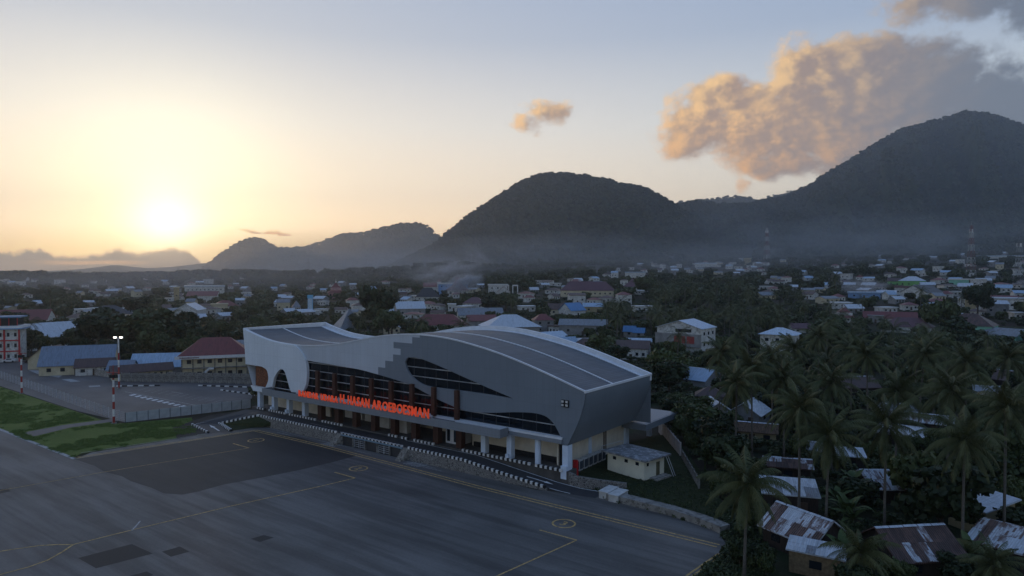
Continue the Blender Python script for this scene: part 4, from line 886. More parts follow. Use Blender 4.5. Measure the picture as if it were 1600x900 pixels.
# ------------------------------------------------------------------ left airfield buildings
h_=bld('fire_station','white hall with pale tin roof and brown double door beside the tower',83,545,75,17,'gable',16,M_ww,M_tinw,rot=28,dr=.62,cat='hall',nwin=5,side_win=2,oh=.8)
o=bld('workshop','cream workshop with broad grey blue tin roof behind the low wall',126,585,84,14,'gable',22,M_wc,M_slate,rot=-12,dr=.55,cat='workshop',nwin=5,side_win=0)
o=bld('gabled_shed','cream shed with dark brown roof joined to the workshop',80,577,34,14,'gabley',14,M_wc,M_rbrn,rot=-30,dr=1.2,cat='shed',nwin=1,side_win=1,door=False)
o=bld('small_office','small white office with red brown roof and orange water tank',150,586,44,12,'gable',9,M_ww,M_rbrn,rot=-8,dr=.5,cat='office',nwin=3)
x,y,z=T(157,582); tk=empty('water_tank',(x,y+2.,4.7),0,'orange water tank on the small office roof','water tank'); MB().tube([(0,0,-.1),(0,0,1.7),(0,0,1.9)],[.95,.95,.5],14).build('drum',mat('tank_orange',(.45,.20,.03),.5,.1),tk); MB().tube([(0,0,1.9),(0,0,2.05)],.3,10).build('lid',mat('tank_lid',(.40,.17,.03),.5,.1),tk)
bld('store_shed','store shed with light blue tin roof beside the red roofed building',250,584,66,10,'gable',16,M_wg,M_tinlb,rot=-14,dr=.6,cat='shed',nwin=2)
bld('low_barracks','long low cream building with rusty brown roof behind the concrete wall',222,592,74,11,'gable',8,M_wc,M_rbrn,rot=6,dr=.3,cat='building',nwin=9,door=False)
bld('blue_shed','small shed with pale blue roof behind the mast with lit lamps',192,588,30,8,'gable',10,M_ww,M_slate,rot=-20,dr=.8,cat='shed',nwin=1)
o=bld('school_block','two storey cream building with dark red hip roof and outside stair',338,592,88,34,'hip',24,M_wc,M_rred,rot=-4,dr=.55,cat='building',storeys=2,nwin=6,side_win=1,door=False,oh=1.2)
wv=[v.co for v in wall_of(o).data.vertices]; w_=max(v.x for v in wv)*2; d_=max(v.y for v in wv)*2; h_=max(v.z for v in wv)
sb=MB().box(-w_/2-1.6,w_/2-.6,-d_/2-1.5,-d_/2-1.25,h_-.75,h_+.15).build('sign_band',M_trimw,o)
rr_=random.Random(2); mk=MB()
for i in range(16): xx=-w_/2-.2+i*.34; mk.box(xx,xx+.22,-d_/2-1.53,-d_/2-1.5,h_-.5-.1*rr_.random(),h_-.15+.1*rr_.random())
mk.build('sign_marks',mat('sign_maroon',(.10,.03,.04),.7,.1),sb)
MB().box(-w_/2,w_/2,-d_/2-.9,-d_/2-.02,h_/2-.15,h_/2+.1).build('gallery_slab',M_concd,o)
MB().prism([(-5.6,.1),(-1.6,h_/2+.1),(-.2,h_/2+.1),(-.2,h_/2-.4),(-1.4,h_/2-.4),(-4.6,-.1)],0,1.2,fr=lambda a,b_,c:(a,-d_/2-.95-c,b_)).build('stair',M_trimw,o)
for i in range(7): xx=-w_/2+.2+i*(w_-.4)/6; MB().box(xx-.16,xx+.16,-d_/2-.2,-d_/2-.02,0,h_).build('pilaster',M_concd,o)
bld('white_block','white building with grey roof just behind the red roofed block',368,552,52,12,'hip',6,M_ww,M_ting,rot=5,dr=.5,cat='building',nwin=5)
bld('market_hall','hall with red roof and white gable behind the control tower',35,512,66,10,'gable',12,M_ww,M_rred,rot=-20,dr=.5,nwin=6,cat='hall')
bld('veranda_house','house with dark brown roof and white veranda beside the dark trees',172,508,50,14,'hip',12,M_ww,M_rdark,rot=15,nwin=4)
bld('school_wing','long two storey white building with flat pale roof and window bands',320,464,52,14,'flat',2.5,M_ww,M_tinw,rot=0,dr=.35,cat='building',storeys=2,nwin=9)
bld('long_hall','red brown roofed hall in front of the long white building',318,472,40,9,'gable',6,M_ww,M_rred,rot=-10,nwin=4,cat='hall')
bld('tin_house','pale gabled house with shiny tin roof above the dark trees',298,500,30,14,'gabley',9,M_ww,M_tinw,rot=-18,dr=1.3,nwin=2)
bld('cream_tower_house','narrow cream upright house near the shiny tin house',276,470,7,18,'flat',1.5,M_wy,M_wc,nwin=1,dr=1.,door=False)
bld('red_hip_house','red hip roofed house beside the cream colonnade house',352,487,34,8,'hip',8,M_ww,M_rred,rot=8,nwin=3)
bld('colonnade_house','cream house with tall window bays among town trees',343,488,22,11,'flat',1.5,M_wc,M_wc,nwin=5,dr=.5)
# ------------------------------------------------------------------ town behind the terminal
def lattice(px,py,hpx,wpx,label,cols,cat='mast'):
    x,y,z=T(px,py); s=math.hypot(x,y)/F_PX; h=hpx*s; w=wpx*s/2; m=empty('lattice_mast',(x,y,z),R(20),label,cat); n=8; tk_=max(.07,.20*s)
    for i in range(n):
        z0,z1=h*i/n,h*(i+1)/n; w0,w1=w*(1-.75*i/n),w*(1-.75*(i+1)/n); b=MB()
        c0=[(-w0,-w0,z0),(w0,-w0,z0),(w0,w0,z0),(-w0,w0,z0)]; c1=[(-w1,-w1,z1),(w1,-w1,z1),(w1,w1,z1),(-w1,w1,z1)]
        for k in range(4): b.tube([c0[k],c1[k]],tk_,4); b.tube([c0[k],c1[(k+1)%4]],tk_*.6,3); b.tube([c1[k],c1[(k+1)%4]],tk_*.6,3)
        b.build('section',cols[i%len(cols)],m)
    MB().tube([(0,0,h),(0,0,h*1.08)],tk_*.7,4).build('aerial',cols[0],m)
    for k in range(3):
        a=k*2.1; MB().box(-.25*w-.2,.25*w+.2,-.12,.12,h*.86,h*.93).build('antenna_panel',M_trimw,m).location=(math.cos(a)*w*.5,math.sin(a)*w*.5,0)
    return m
rd=mat('mast_red',(.30,.035,.03)); rd=mat('lattice_red',(.26,.09,.08),.7,.2)
lattice(1198,412,52,7,'red and white lattice mast in front of the mountain slope',[rd,M_whi]); lattice(1517,432,66,8,'red and white lattice mast rising over the hillside town',[M_whi,rd]); lattice(1592,452,62,10,'dark grey lattice mast with antenna panels at the town edge',[M_galv,mat('mast_grey',(.18,.19,.20),.6,.1)]); lattice(482,432,32,3.5,'thin grey lattice mast before the far hill',[mat('mast_grey',(.18,.19,.20))]); lattice(278,434,15,2.5,'thin grey mast standing on the western skyline',[mat('mast_grey',(.18,.19,.20))])
# blue and white tower, churches, tiered roofs
x,y,z=T(485,492); s=math.hypot(x,y)/F_PX; mt=empty('blue_tower',(x,y,z),R(10),'slim light blue and white tower beyond the terminal roof','tower'); hh=30*s; ww=3.4*s
mb=mat('tower_blue',(.16,.42,.62),.6,.1)
MB().box(-ww,ww,-ww,ww,-1,hh).build('shaft',mb,mt)
for sx in (-.75,-.25,.25,.75): MB().box(sx*ww-.2,sx*ww+.2,-ww-.15,-ww+.02,1,hh*.82).build('white_rib',M_whi,mt)
MB().box(-ww*1.12,ww*1.12,-ww*1.12,ww*1.12,hh*.84,hh*1.0).build('cap',mb,mt); MB().box(-ww*4,ww*4,-ww*2.5,ww*2.5,-1,3.2).build('base_hall',M_ww,mt); reg((x,y,z),8,6,hh)
def pyramid_hall(px,py,wpx,hpx,wall,label,rm,rise,wm=M_ww,tiers=1,fin=False,dr=1.,rot=0,curve=False):
    x,y,z=T(px,py); s=math.hypot(x,y)/F_PX; w=wpx*s; o=empty('pyramid_roof_hall',(x,y,z),-math.atan2(x,y)+R(rot),label,'hall'); d=w*dr; h=wall*s
    MB().box(-w/2*.86,w/2*.86,-d/2*.86,d/2*.86,-1.5,h).build('wall',wm,o)
    zz=h; u=unit_window()
    for i in range(4): inst('window',u['s'],o,((-.5+(i+.5)/4)*w*.8,-d/2*.86,h*.35),(0,0,0),(w*.09,1,h*.4))
    for t_ in range(tiers):
        k=1-.42*t_; r_=rise*s/tiers
        if curve:
            b=MB(); prof=[(1,0),(.72,.18),(.48,.36),(.30,.60),(.20,.85),(.17,1.)]
            vs=[(sx*w/2*q,sy*d/2*q,zz+p*r_) for q,p in prof for sx,sy in ((-1,-1),(1,-1),(1,1),(-1,1))]
            b.add(vs,[(i*4+j,i*4+(j+1)%4,(i+1)*4+(j+1)%4,(i+1)*4+j) for i in range(len(prof)-1) for j in range(4)]+[tuple(range(len(vs)-4,len(vs)))]); b.build('roof',rm,o)
        else: b=roof_mesh('pyramid',w*k,d*k,zz,r_*1.1,0); b.build('roof',rm,o)
        if t_<tiers-1: MB().box(-w*k*.3,w*k*.3,-d*k*.3,d*k*.3,zz+r_*.35,zz+r_*.95).build('tier_wall',wm,o); zz+=r_*.9
    if fin: MB().tube([(0,0,zz+r_),(0,0,zz+r_+2*s),(0,0,zz+r_+3*s),(0,0,zz+r_+7*s)],[.9*s,1.1*s,.3*s,.1*s],6).build('finial',M_whi,o)
    reg((x,y,z),w,d,h+rise*s); return o
ch=pyramid_hall(546,522,48,0,6,'steep grey pyramid roofed church behind the terminal',M_ting,30,rot=18)
pyramid_hall(525,466,26,0,9,'pink hall with red tiered pyramid roof among the western trees',M_rred,15,wm=M_wpink,tiers=2,fin=True)
pyramid_hall(715,462,36,0,9,'hall with tall flared red traditional roof near the smoke',M_rred,20,curve=True,wm=M_ww)
pyramid_hall(1318,502,32,0,6,'mosque with two tier red roof and white finial above the grove',M_rred,14,tiers=2,fin=True,rot=12)
pyramid_hall(463,484,14,0,4,'small grey dome like pyramid roof beside the blue tower',M_ting,9)
bld('traditional_house','dark black roofed long house beside the flared red roof',668,470,36,6,'hip',14,M_ww,M_rdark,rot=0,dr=.6,nwin=4)
bld('civic_block','white and blue civic block with red square turret near the smoke',708,458,46,14,'flat',2,M_wblue,M_trimw,cat='building',storeys=2,nwin=6,dr=.35)
bld('civic_wing','white wing with red roof joined to the blue civic block',676,457,28,9,'gable',6,M_ww,M_rred,nwin=4,cat='building')
bld('turret','white square turret with red cap on the civic block',686,458,6,18,'pyramid',4,M_ww,M_rred,nwin=1,dr=1.,cat='turret',door=False)
bld('white_hall','white stepped hall with flat parapets behind the round tree',778,462,30,16,'flat',2,M_ww,M_trimw,cat='building',storeys=2,nwin=3,dr=.5)
bld('gable_front_house','white gable fronted house beside the white arch frames',787,465,20,9,'gabley',8,M_ww,M_rpur,dr=1.,nwin=2)
for px_,lab in ((791,'white arch frame next to the stepped hall'),(805,'free standing tall white arch frame in the town')):
    x,y,z=T(px_,461); s=math.hypot(x,y)/F_PX; g=empty('gate_frame',(x,y,z),0,lab,'gate'); MB().box(-4.5*s,-3*s,-1,1,-1,16*s).build('post',M_whi,g); MB().box(3*s,4.5*s,-1,1,-1,16*s).build('post',M_whi,g); MB().box(-4.5*s,4.5*s,-1.02,1.02,14*s,16*s).build('beam',M_whi,g)
bld('pink_roof_house','pale house with faded pink red roof below the traditional hall',742,482,34,8,'hip',9,M_ww,M_rpur,rot=-12,nwin=3)
bld('white_shed_roof','white house with thin flat roof between the town trees',706,486,12,10,'flat',1.5,M_ww,M_trimw,nwin=2)
bld('grey_compound','grey walled compound with pale tin roof above the tall hedge',640,494,44,12,'gable',10,M_wg,M_tinw,rot=10,nwin=3)
bld('villa','cream gabled villa peeking over the terminal roof',612,522,25,10,'gabley',8,M_wc,M_tinw,nwin=3,dr=.9)
bld('red_roof_clinic','long white house with broad red hip roof behind the terminal',686,522,84,14,'hip',16,M_ww,M_rred,rot=-6,dr=.45,nwin=8,oh=.9)
bld('red_annex','grey house with red brown roof behind the clinic',752,517,44,16,'gable',8,M_wg,M_rred,rot=10,nwin=2)
bld('long_grey_roof','long pale grey roofed warehouse behind the red roofs',750,500,70,8,'gable',10,M_ww,M_ting,rot=8,dr=.4,nwin=2,cat='warehouse')
bld('sports_hall','hall with broad pale tin hip roof and dark open bays beyond the terminal',796,529,84,18,'hip',18,M_wg,M_tinw,rot=14,dr=.7,nwin=4,cat='hall',oh=1.)
bld('red_cap_house','tall grey house with small red roof next to the tin roofed hall',848,520,30,20,'hip',9,M_wg,M_rred,rot=14,nwin=2,storeys=2)
bld('long_purple_roof','long cream building with wide faded purple red hip roof',918,463,84,9,'hip',14,M_wc,M_rpur,rot=0,dr=.3,nwin=10,cat='building')
bld('brown_hip_hall','hall with stepped brown purple roofs next to the big dark tree',998,458,46,8,'hip',15,M_ww,M_rpur,rot=-12,dr=.6,nwin=4,cat='hall')
bld('flat_white_house','white house with thin flat blue roofs below the hillside town',992,434,30,8,'flat',1.2,M_ww,M_tinlb,nwin=3,dr=.5)
bld('blue_gable_house','white gable fronted house with bright blue roof',894,497,26,12,'gabley',11,M_ww,M_tinb,rot=-42,dr=1.3,nwin=2)
bld('rust_roof_house','cream house with rusty orange brown roof beside the blue gable',874,492,34,9,'gable',8,M_wc,M_rust,rot=8,nwin=3)
bld('pale_tin_house','house with pale flat tin roof on the grove side of the blue gable',926,488,30,9,'gable',5,M_wy,M_tinlb,rot=5,nwin=2)
bld('grey_house_row','long grey house row with grey tin roof behind the terminal crest',912,524,74,16,'gable',8,M_wg,M_ting,rot=-6,dr=.4,nwin=3)
bld('flat_cream_house','cream flat roofed house with dark windows in front of the grey row',868,522,22,12,'flat',1.5,M_ww,M_rbrn,nwin=4,dr=.6)
bld('white_tin_house','house with clean white tin roof beside the terminal parapet',862,536,34,8,'gabley',8,M_wg,M_tinn,rot=-50,dr=1.2,nwin=1)
bld('sky_blue_roof_house','house with sky blue roof patches behind the brown hip roof',886,544,26,6,'gable',8,M_wg,M_tinlb,rot=25,nwin=1)
bld('brown_hip_house','white house with weathered brown hip roof close behind the terminal',916,552,44,10,'hip',12,M_ww,M_rust,rot=-14,nwin=3)
bld('pale_shed','white shed with flat pale roof behind the brown hip roof',920,541,36,8,'shed',2,M_ww,M_tinw,nwin=2,dr=.5)
bld('balcony_house','white balcony house with brown red roof and grey balcony',988,562,52,18,'gable',10,M_ww,M_rbrn,rot=-8,dr=.7,nwin=5,storeys=1,side_win=1)
bld('green_edge_house','house with pale white roof edge above the balcony house',998,542,38,8,'gable',4,M_wmint,M_tinn,nwin=2,dr=.5)
bld('blue_roof_cabin','small house with vivid blue tin roof nearest the long grey house row',984,526,17,9,'gable',7,M_wg,M_tinb,rot=-10,nwin=1); bld('blue_roof_cabin','small house with vivid blue tin roof nearest the three storey block',999,527,16,8,'gable',6,M_wg,M_tinb,rot=-12,nwin=1)
o=bld('three_storey_block','three storey white block with grey front and red window panels',1072,562,72,48,'gabley',11,M_ww,M_tinn,rot=-24,dr=.75,cat='building',storeys=3,nwin=0,side_win=3,door=False)
ww=wall_of(o).dimensions.x; dd=wall_of(o).dimensions.y; hz=wall_of(o).dimensions.z
MB().box(-ww/2-.4,ww/2-.2,-dd/2-.9,-dd/2-.05,5.0,9.8).build('grey_screen',M_wg,o)
pr=mat('red_panel',(.34,.05,.045),.6,.12)
for x0,x1 in ((-1.5,3.0),(3.6,6.6)):
    for i in range(6): xa=x0+(x1-x0)*i/6; MB().box(xa+.05,xa+(x1-x0)/6-.05,-dd/2-.98,-dd/2-.9,6.3,9.0).build('red_panel',pr,o)
MB().box(-1.4,5,-dd/2-.08,-dd/2+.02,10.4,11.6).build('opening_shade',M_dark,o)  # near-black panel on the closed gable, its colour painting the opening's shade
bld('tall_villa','tall white villa with pale blue hip roof among palms',1218,574,48,48,'hip',9,M_ww,M_tinn,rot=-10,storeys=3,nwin=3,dr=.8,oh=.8)
bld('purple_roof_house','house with pale purple roof behind the tall villa',1250,520,28,5,'gable',6,M_ww,M_rpur,rot=20,nwin=2)
bld('long_red_brown_house','long house with deep red brown roofs in the grove',1418,520,60,8,'hip',12,M_ww,M_rpur,rot=-8,dr=.5,nwin=4); bld('red_roof_school','low school with bright red roof band in the grove',1390,505,64,7,'gable',8,M_ww,M_rred,rot=4,dr=.35,nwin=6); bld('blue_strip_house','house with flat bright blue roof behind the red school',1407,497,26,5,'flat',1.5,M_ww,M_tinb,nwin=3)
bld('block_house','grey unfinished block house with square openings',1368,505,18,10,'flat',1,M_wg,M_wg,nwin=3,dr=.6)
o=bld('mint_house','mint green house with rusty striped hip roof',1516,528,54,16,'hip',15,M_wmint,M_rust,rot=-12,dr=.7,nwin=3,side_win=1)
bld('mint_lean_to','mint green wall house with grey roof beside the mint house',1572,534,40,8,'gable',8,M_wmint,M_ting,rot=-28,dr=.8,nwin=1)
bld('tin_top_house','cream house with curved pale tin roof behind the mint house',1492,510,30,10,'gable',7,M_wc,M_tinw,rot=-20,nwin=3)
bld('yellow_shop_row','long white shop row with yellow end wall',1560,484,86,14,'flat',1.5,M_ww,M_tinw,dr=.3,cat='shops',nwin=8,rot=-4); bld('shop_red_roof','shop with dull red roof band above the yellow ended row',1572,476,60,6,'gable',5,M_ww,M_rred,nwin=4,dr=.4)
bld('yellow_end_shop','narrow pale yellow shop end beside the dark tree',1516,484,12,18,'flat',1,M_wy,M_wc,nwin=1,dr=1.5)
bld('green_house','bright green house with pale hip roof on the slope',1425,448,32,8,'hip',6,M_wgreen,M_tinw,nwin=4); bld('small_green_house','small green walled house behind palms',1397,446,16,6,'gable',4,M_wgreen,M_rbrn,nwin=2)
bld('white_wall_house','house with big white gable wall and grey roof',1440,467,34,9,'gabley',9,M_ww,M_rdark,rot=-30,nwin=1,dr=1.2); bld('red_white_house','white house with red brown roof and yellow tank',1416,461,28,10,'flat',2,M_ww,M_rpur,nwin=4)
bld('mint_flat_house','pale mint flat roofed house on the slope',1498,448,22,9,'flat',1.5,M_wmint,M_trimw,nwin=3,dr=.5); bld('blue_white_house','low pale blue house in the valley haze',1350,466,40,7,'flat',1.5,M_wblue,M_tinlb,nwin=3); bld('white_depot','long white depot with bright flat roof under the mountain',1563,408,50,6,'flat',1.2,M_ww,M_tinn,dr=.3,nwin=6,cat='depot'); bld('valley_depot','long pale depot with white roof edge in the valley',1103,417,32,5,'flat',1.2,M_ww,M_tinn,dr=.3,nwin=5,cat='depot')
bld('cream_valley_block','cream two storey block beside the valley depot',1168,414,10,9,'flat',1,M_wy,M_wc,nwin=2,storeys=2)
bld('slope_roof','pale tin roof high on the mountain foot',1452,374,20,2.5,'gable',2,M_ww,M_tinn,nwin=0,door=False,side_win=0); bld('slope_blue_roof','light blue roof high on the mountain foot',1556,386,18,3,'gable',3,M_ww,M_tinlb,nwin=0,door=False,side_win=0)
# ------------------------------------------------------------------ village shacks right of the apron
def shack(label,px,py,wpx,hpx,kind,rise,wm,rm,rot=0,dr=.8,**k):
    o=shack_(label,px,py,wpx,hpx,kind,rise,wm,rm,rot,dr,**k); rf_=next(c for c in o.children if c.name.startswith('roof')); vs=[v.co for v in rf_.data.vertices]; zt=max(v.z for v in vs); xm=max(v.x for v in vs); ym=max(v.y for v in vs)
    rr=random.Random(int(px*7+py))
    if kind in ('gable','gabley'):
        b=MB(); n=5
        for i in range(n):
            a=-1+2*i/n; c=-1+2*(i+1)/n-.02; zz=zt+.02+.02*rr.random()
            if kind=='gable':
                for q in (-1,1): b.add([(a*xm,0,zz),(c*xm,0,zz),(c*xm,q*.34,zz-.13),(a*xm,q*.34,zz-.13)],[(0,1,2,3)])
            else:
                for q in (-1,1): b.add([(0,a*ym,zz),(0,c*ym,zz),(q*.34,c*ym,zz-.13),(q*.34,a*ym,zz-.13)],[(0,1,2,3)])
        b.build('ridge_cap',M_tinw,rf_)
    # single roof sheets, lapped unevenly
    zl=min(v.z for v in vs); dist=math.hypot(o.location.x,o.location.y)
    pal={M_tinw.name:[M_tinw,M_tinw,M_tinw,M_ting],M_tinr.name:[M_tinw,M_tinw,M_tinw,M_tinr,M_tinr,M_tinr,M_rust],M_rust.name:[M_rust,M_rust,M_rust,M_rust,M_tinr]}.get(rm.name,[rm])
    if kind in ('gable','shed') and dist<125:
        th=.16; n=max(3,round(2*xm/.95)); sw=2*xm/n
        for q in ((-1,1) if kind=='gable' else (0,)):
            for r_ in range(2):
                for i in range(n):
                    w0,w1=((0,.54),(.5,.98))[r_]; w0+=rr.uniform(-.02,.012); w1+=rr.uniform(-.03,.01); x0=-xm+i*sw+rr.uniform(-.02,.02); x1=x0+sw*.985; dz=.012+.022*rr.random()+r_*.018
                    def P(x_,w_,q=q,dz=dz): return (x_,(q*ym*(1-w_) if q else -ym+2*ym*w_),zl+th+(zt-zl-th)*w_+dz)
                    vs_=[P(x0,w0),P(x1,w0),P(x1,w1),P(x0,w1)]; vs_+=[(a,b_,c-.012) for a,b_,c in vs_]
                    MB().add(vs_,[(0,1,2,3),(7,6,5,4),(0,4,5,1),(1,5,6,2),(2,6,7,3),(3,7,4,0)]).build('roof_sheet',rr.choice(pal),rf_)
    return o
def shack_(label,px,py,wpx,hpx,kind,rise,wm,rm,rot=0,dr=.8,**k): return bld('shack',label,px,py,wpx,hpx,kind,rise,wm,rm,rot=rot,dr=dr,cat='shack',frame=False,**k)
shack('brown boarded shack with clean pale lean-to tin roof',1232,806,74,30,'shed',9,M_wwood,M_tinw,rot=6,dr=.75,nwin=2,oh=.3)
shack('shack with rust striped white tin gable roof near the apron corner',1256,872,88,28,'gable',26,M_wwood,M_tinr,rot=-38,dr=.85,nwin=2,oh=.5)
shack('low porch roofed with worn grey white tin sheets',1276,902,72,24,'shed',10,M_wbamboo,M_tinw,rot=-8,dr=.35,nwin=1,oh=.3)
shack('shack with dark rusty brown tin gable roof behind low palms',1420,902,96,30,'gable',28,M_wwood,M_rust,rot=38,dr=.9,nwin=2)
shack('shack with patchy white and grey tin roof beyond the dish and yellow walled house',1594,905,96,34,'shed',14,M_wwood,M_tinr,rot=-14,dr=.6,nwin=1)
shack('yellowish walled house with slanted pale tin roof beyond the tall palm',1532,836,54,34,'shed',12,M_wy,M_tinw,rot=-40,dr=.9,nwin=1,oh=.5)
shack('shack with rusty and white patched roof behind banana plants',1388,786,74,18,'gable',16,M_wwood,M_tinr,rot=28,dr=.8,nwin=1)
shack('small hut with pale tin roof between two palms',1328,735,30,16,'shed',6,M_wwood,M_tinw,rot=10,nwin=1); shack('small hut with dull tin roof beside the broad palm',1268,722,32,14,'gable',7,M_wwood,M_ting,rot=-20,nwin=1)
shack('dark board hut behind the lean-to shack',1230,752,60,20,'gable',8,M_wwood,M_rust,rot=5,dr=.5,nwin=1)
shack('house with pale peaked tin gable beside the dark brown hip roof',1116,660,42,10,'gabley',13,M_wg,M_tinw,rot=14,dr=1.2,nwin=2); shack('house with pale peaked tin gable behind the long brown ridged roof',1170,664,46,10,'gabley',15,M_wg,M_tinw,rot=-16,dr=1.2,nwin=2)
shack('house with dark brown hip roof behind the paired tin gables',1110,634,40,8,'hip',12,M_wg,M_rbrn,nwin=2)
shack('long low house with brown ridged roof and yellow end',1176,692,66,13,'gable',9,M_wy,M_thatch,rot=-4,dr=.4,nwin=3)
shack('house with broad bluish tin roof below the palms',1088,606,58,8,'gable',14,M_wg,M_tinlb,rot=-30,dr=.9,nwin=1); shack('grey tin roofed shack deep in the grove',1398,662,44,8,'gable',10,M_wwood,M_ting,rot=20,nwin=1); shack('rust mottled long shack with white sheet patches',1440,676,70,9,'gable',8,M_wwood,M_tinr,rot=-6,dr=.4,nwin=2); shack('pale tin roof shack below the grove palms',1408,700,56,7,'shed',7,M_wwood,M_tinw,rot=-10,dr=.6,nwin=1); shack('brown roofed hut half hidden by palms',1336,618,48,8,'gable',12,M_wwood,M_rbrn,rot=30,nwin=1); shack('small brown roofed hut at the grove edge',1558,604,34,8,'gable',10,M_wwood,M_rbrn,rot=-25,nwin=1); shack('little white walled hut under the grove edge palms',1540,625,26,8,'gable',5,M_ww,M_ting,rot=10,nwin=1)
x,y,z=T(1212,818); tp=empty('blue_tarp',(x,y,z),R(10),'bright blue tarpaulin hung beside the boarded shack','tarpaulin'); sc_=math.hypot(x,y)/F_PX
b=MB(); n=6; vs=[((-.5+i/n)*28*sc_,.15*math.sin(i*2.1),zz) for zz in (.2,13*sc_) for i in range(n+1)]; vs+=[(a,b_+.03,c) for a,b_,c in vs]; k=n+1
b.add(vs,[(i,i+1,k+i+1,k+i) for i in range(n)]+[(2*k+i,3*k+i,3*k+i+1,2*k+i+1) for i in range(n)]); b.build('cloth',mat('tarp_blue',(.03,.16,.48),.6,.15),tp); MB().tube([(-14*sc_,.1,-.2),(-14*sc_,.1,14*sc_)],.05,5).build('pole',M_door,tp)
x,y,z=T(1510,880); ds=empty('satellite_dish',(x,y,z),R(-20),'grey satellite dish on a post beneath the tall palm','dish'); MB().tube([(0,0,-.2),(0,0,1.8)],.06,6).build('post',M_galv,ds)
b=MB(); vs=[]; 
for i in range(5):
    r=.25*i+.02
    for j in range(14): a=2*math.pi*j/14; vs.append((r*math.cos(a),-.35+.0+r*r*-.28*.6,2.+r*math.sin(a)*.9))
b.add(vs,[(i*14+j,i*14+(j+1)%14,(i+1)*14+(j+1)%14,(i+1)*14+j) for i in range(4) for j in range(14)]); b.build('bowl',M_galv,ds,smooth=True); MB().tube([(0,-.4,2.),(0,-1.1,2.)],.03,4).build('feed_arm',M_galv,ds)
# parked vehicles by the tower
def car(px,py,rot,label,c):
    x,y=G(px,py); o=empty('parked_car',(x,y,.02),R(rot),label,'car'); pm=mat('car_'+label[:5],c,.3,.02,spec=.5)
    body=[(-2.1,.35),(-2.15,.8),(-1.4,.95),(-.8,1.45),(.9,1.5),(1.6,1.0),(2.1,.85),(2.15,.35)]
    b=MB(); vs=[(a,-.85,z) for a,z in body]+[(a,.85,z) for a,z in body]; n=len(body); b.add(vs,[tuple(range(n)),tuple(range(2*n-1,n-1,-1))]+[(i,n+i,n+(i+1)%n,(i+1)%n) for i in range(n)]); bo=b.build('body',pm,o)
    MB().box(-.75,.85,-.87,.87,1.0,1.38).build('window',M_hglass,o)
    for a in (-1.3,1.3):
        for s_ in (-.8,.8): MB().tube([(a,s_-.1,.33),(a,s_+.1,.33)],.33,12).build('wheel',M_blk,o)
car(15,566,15,'white parked car in front of the control tower',(.6,.6,.6)); car(48,566,60,'dark parked van between the tower and the hall',(.03,.03,.035))
# ------------------------------------------------------------------ vegetation
M_leafA=leafmat('leaf_dark',(.014,.024,.009),(.036,.052,.017)); M_leafB=leafmat('leaf_mid',(.028,.044,.014),(.080,.100,.030)); M_palm=leafmat('palm_leaf',(.036,.050,.016),(.105,.110,.040)); M_bark=mat('bark',(.075,.060,.045),.9,.3,3); M_ptrunk=mat('palm_trunk',(.11,.10,.085),.9,.3,2.,stretch=(1,1,6)); M_forest=leafmat('forest_leaf',(.020,.034,.013),(.082,.098,.036)); M_banana=leafmat('banana_leaf',(.045,.075,.022),(.09,.12,.04))
def leaves(n,lobes,size,rs,flat=1.):
    """n leaf-clump quads spread through a crown of lobes (cx,cy,cz,r)"""
    w_=np.array([l[3]**2 for l in lobes]); w_=w_/w_.sum(); k=rs.choice(len(lobes),n,p=w_); L=np.array(lobes)[k]
    v=rs.normal(size=(n,3)); v/=np.linalg.norm(v,axis=1)[:,None]; r=L[:,3]*(rs.rand(n)**.35)*(1+.16*rs.normal(size=n)).clip(.5,1.35)
    c=L[:,:3]+v*r[:,None]*np.array([1,1,.82])*flat
    nrm=v+rs.normal(size=(n,3))*.75; nrm/=np.linalg.norm(nrm,axis=1)[:,None]
    a=np.cross(nrm,rs.normal(size=(n,3))); a/=np.linalg.norm(a,axis=1)[:,None]; b=np.cross(nrm,a); s=size*(.6+.8*rs.rand(n))[:,None]
    P=np.stack([c-a*s-b*s*.55,c+a*s*.2-b*s*.9,c+a*s+b*s*.5,c-a*s*.3+b*s],1).reshape(-1,3)
    return P,np.arange(n*4).reshape(n,4)
def np_mesh(name,P,F,m):
    me=bpy.data.meshes.new(name); me.from_pydata(P.tolist(),[],F.tolist()); me.materials.append(m); return me
def crown_lobes(rs,rx,rz,n,z0):
    out=[(0,0,z0,rx*.72)]
    for i in range(n):
        a=2*math.pi*i/n+rs.rand(); q=.35+.45*rs.rand(); out.append((math.cos(a)*rx*q,math.sin(a)*rx*q,z0+(rs.rand()-.42)*rz*1.1,rx*(.32+.22*rs.rand())))
    return out
CROWN=[];TRUNK=[]
for k in range(6):
    rs=np.random.RandomState(40+k); rx=(.42,.5,.36,.46,.40,.55)[k]; lb=crown_lobes(rs,rx,.34,8+k%3,.60)
    P,Fc=leaves(3400,lb,.040,rs); CROWN.append(np_mesh('crown',P,Fc,(M_leafA,M_leafB)[k%2]))
    b=MB(); b.tube([(0,0,-.12),(.01,0,.18),(.02,.01,.38),(.0,.02,.55)],[.035,.028,.022,.012],7)
    for a in range(4): th=a*1.6+k; b.tube([(.01,.0,.26+.04*a),(math.cos(th)*.14,math.sin(th)*.14,.46),(math.cos(th)*.25,math.sin(th)*.25,.62)],[.016,.011,.005],5)
    TRUNK.append(b.mesh('trunk',M_bark))
def small_crown(seed,n,m,size=.12):
    rs=np.random.RandomState(seed); lb=crown_lobes(rs,.46,.3,6,.52); P,Fc=leaves(n,lb,size,rs); return np_mesh('crown',P,Fc,m)
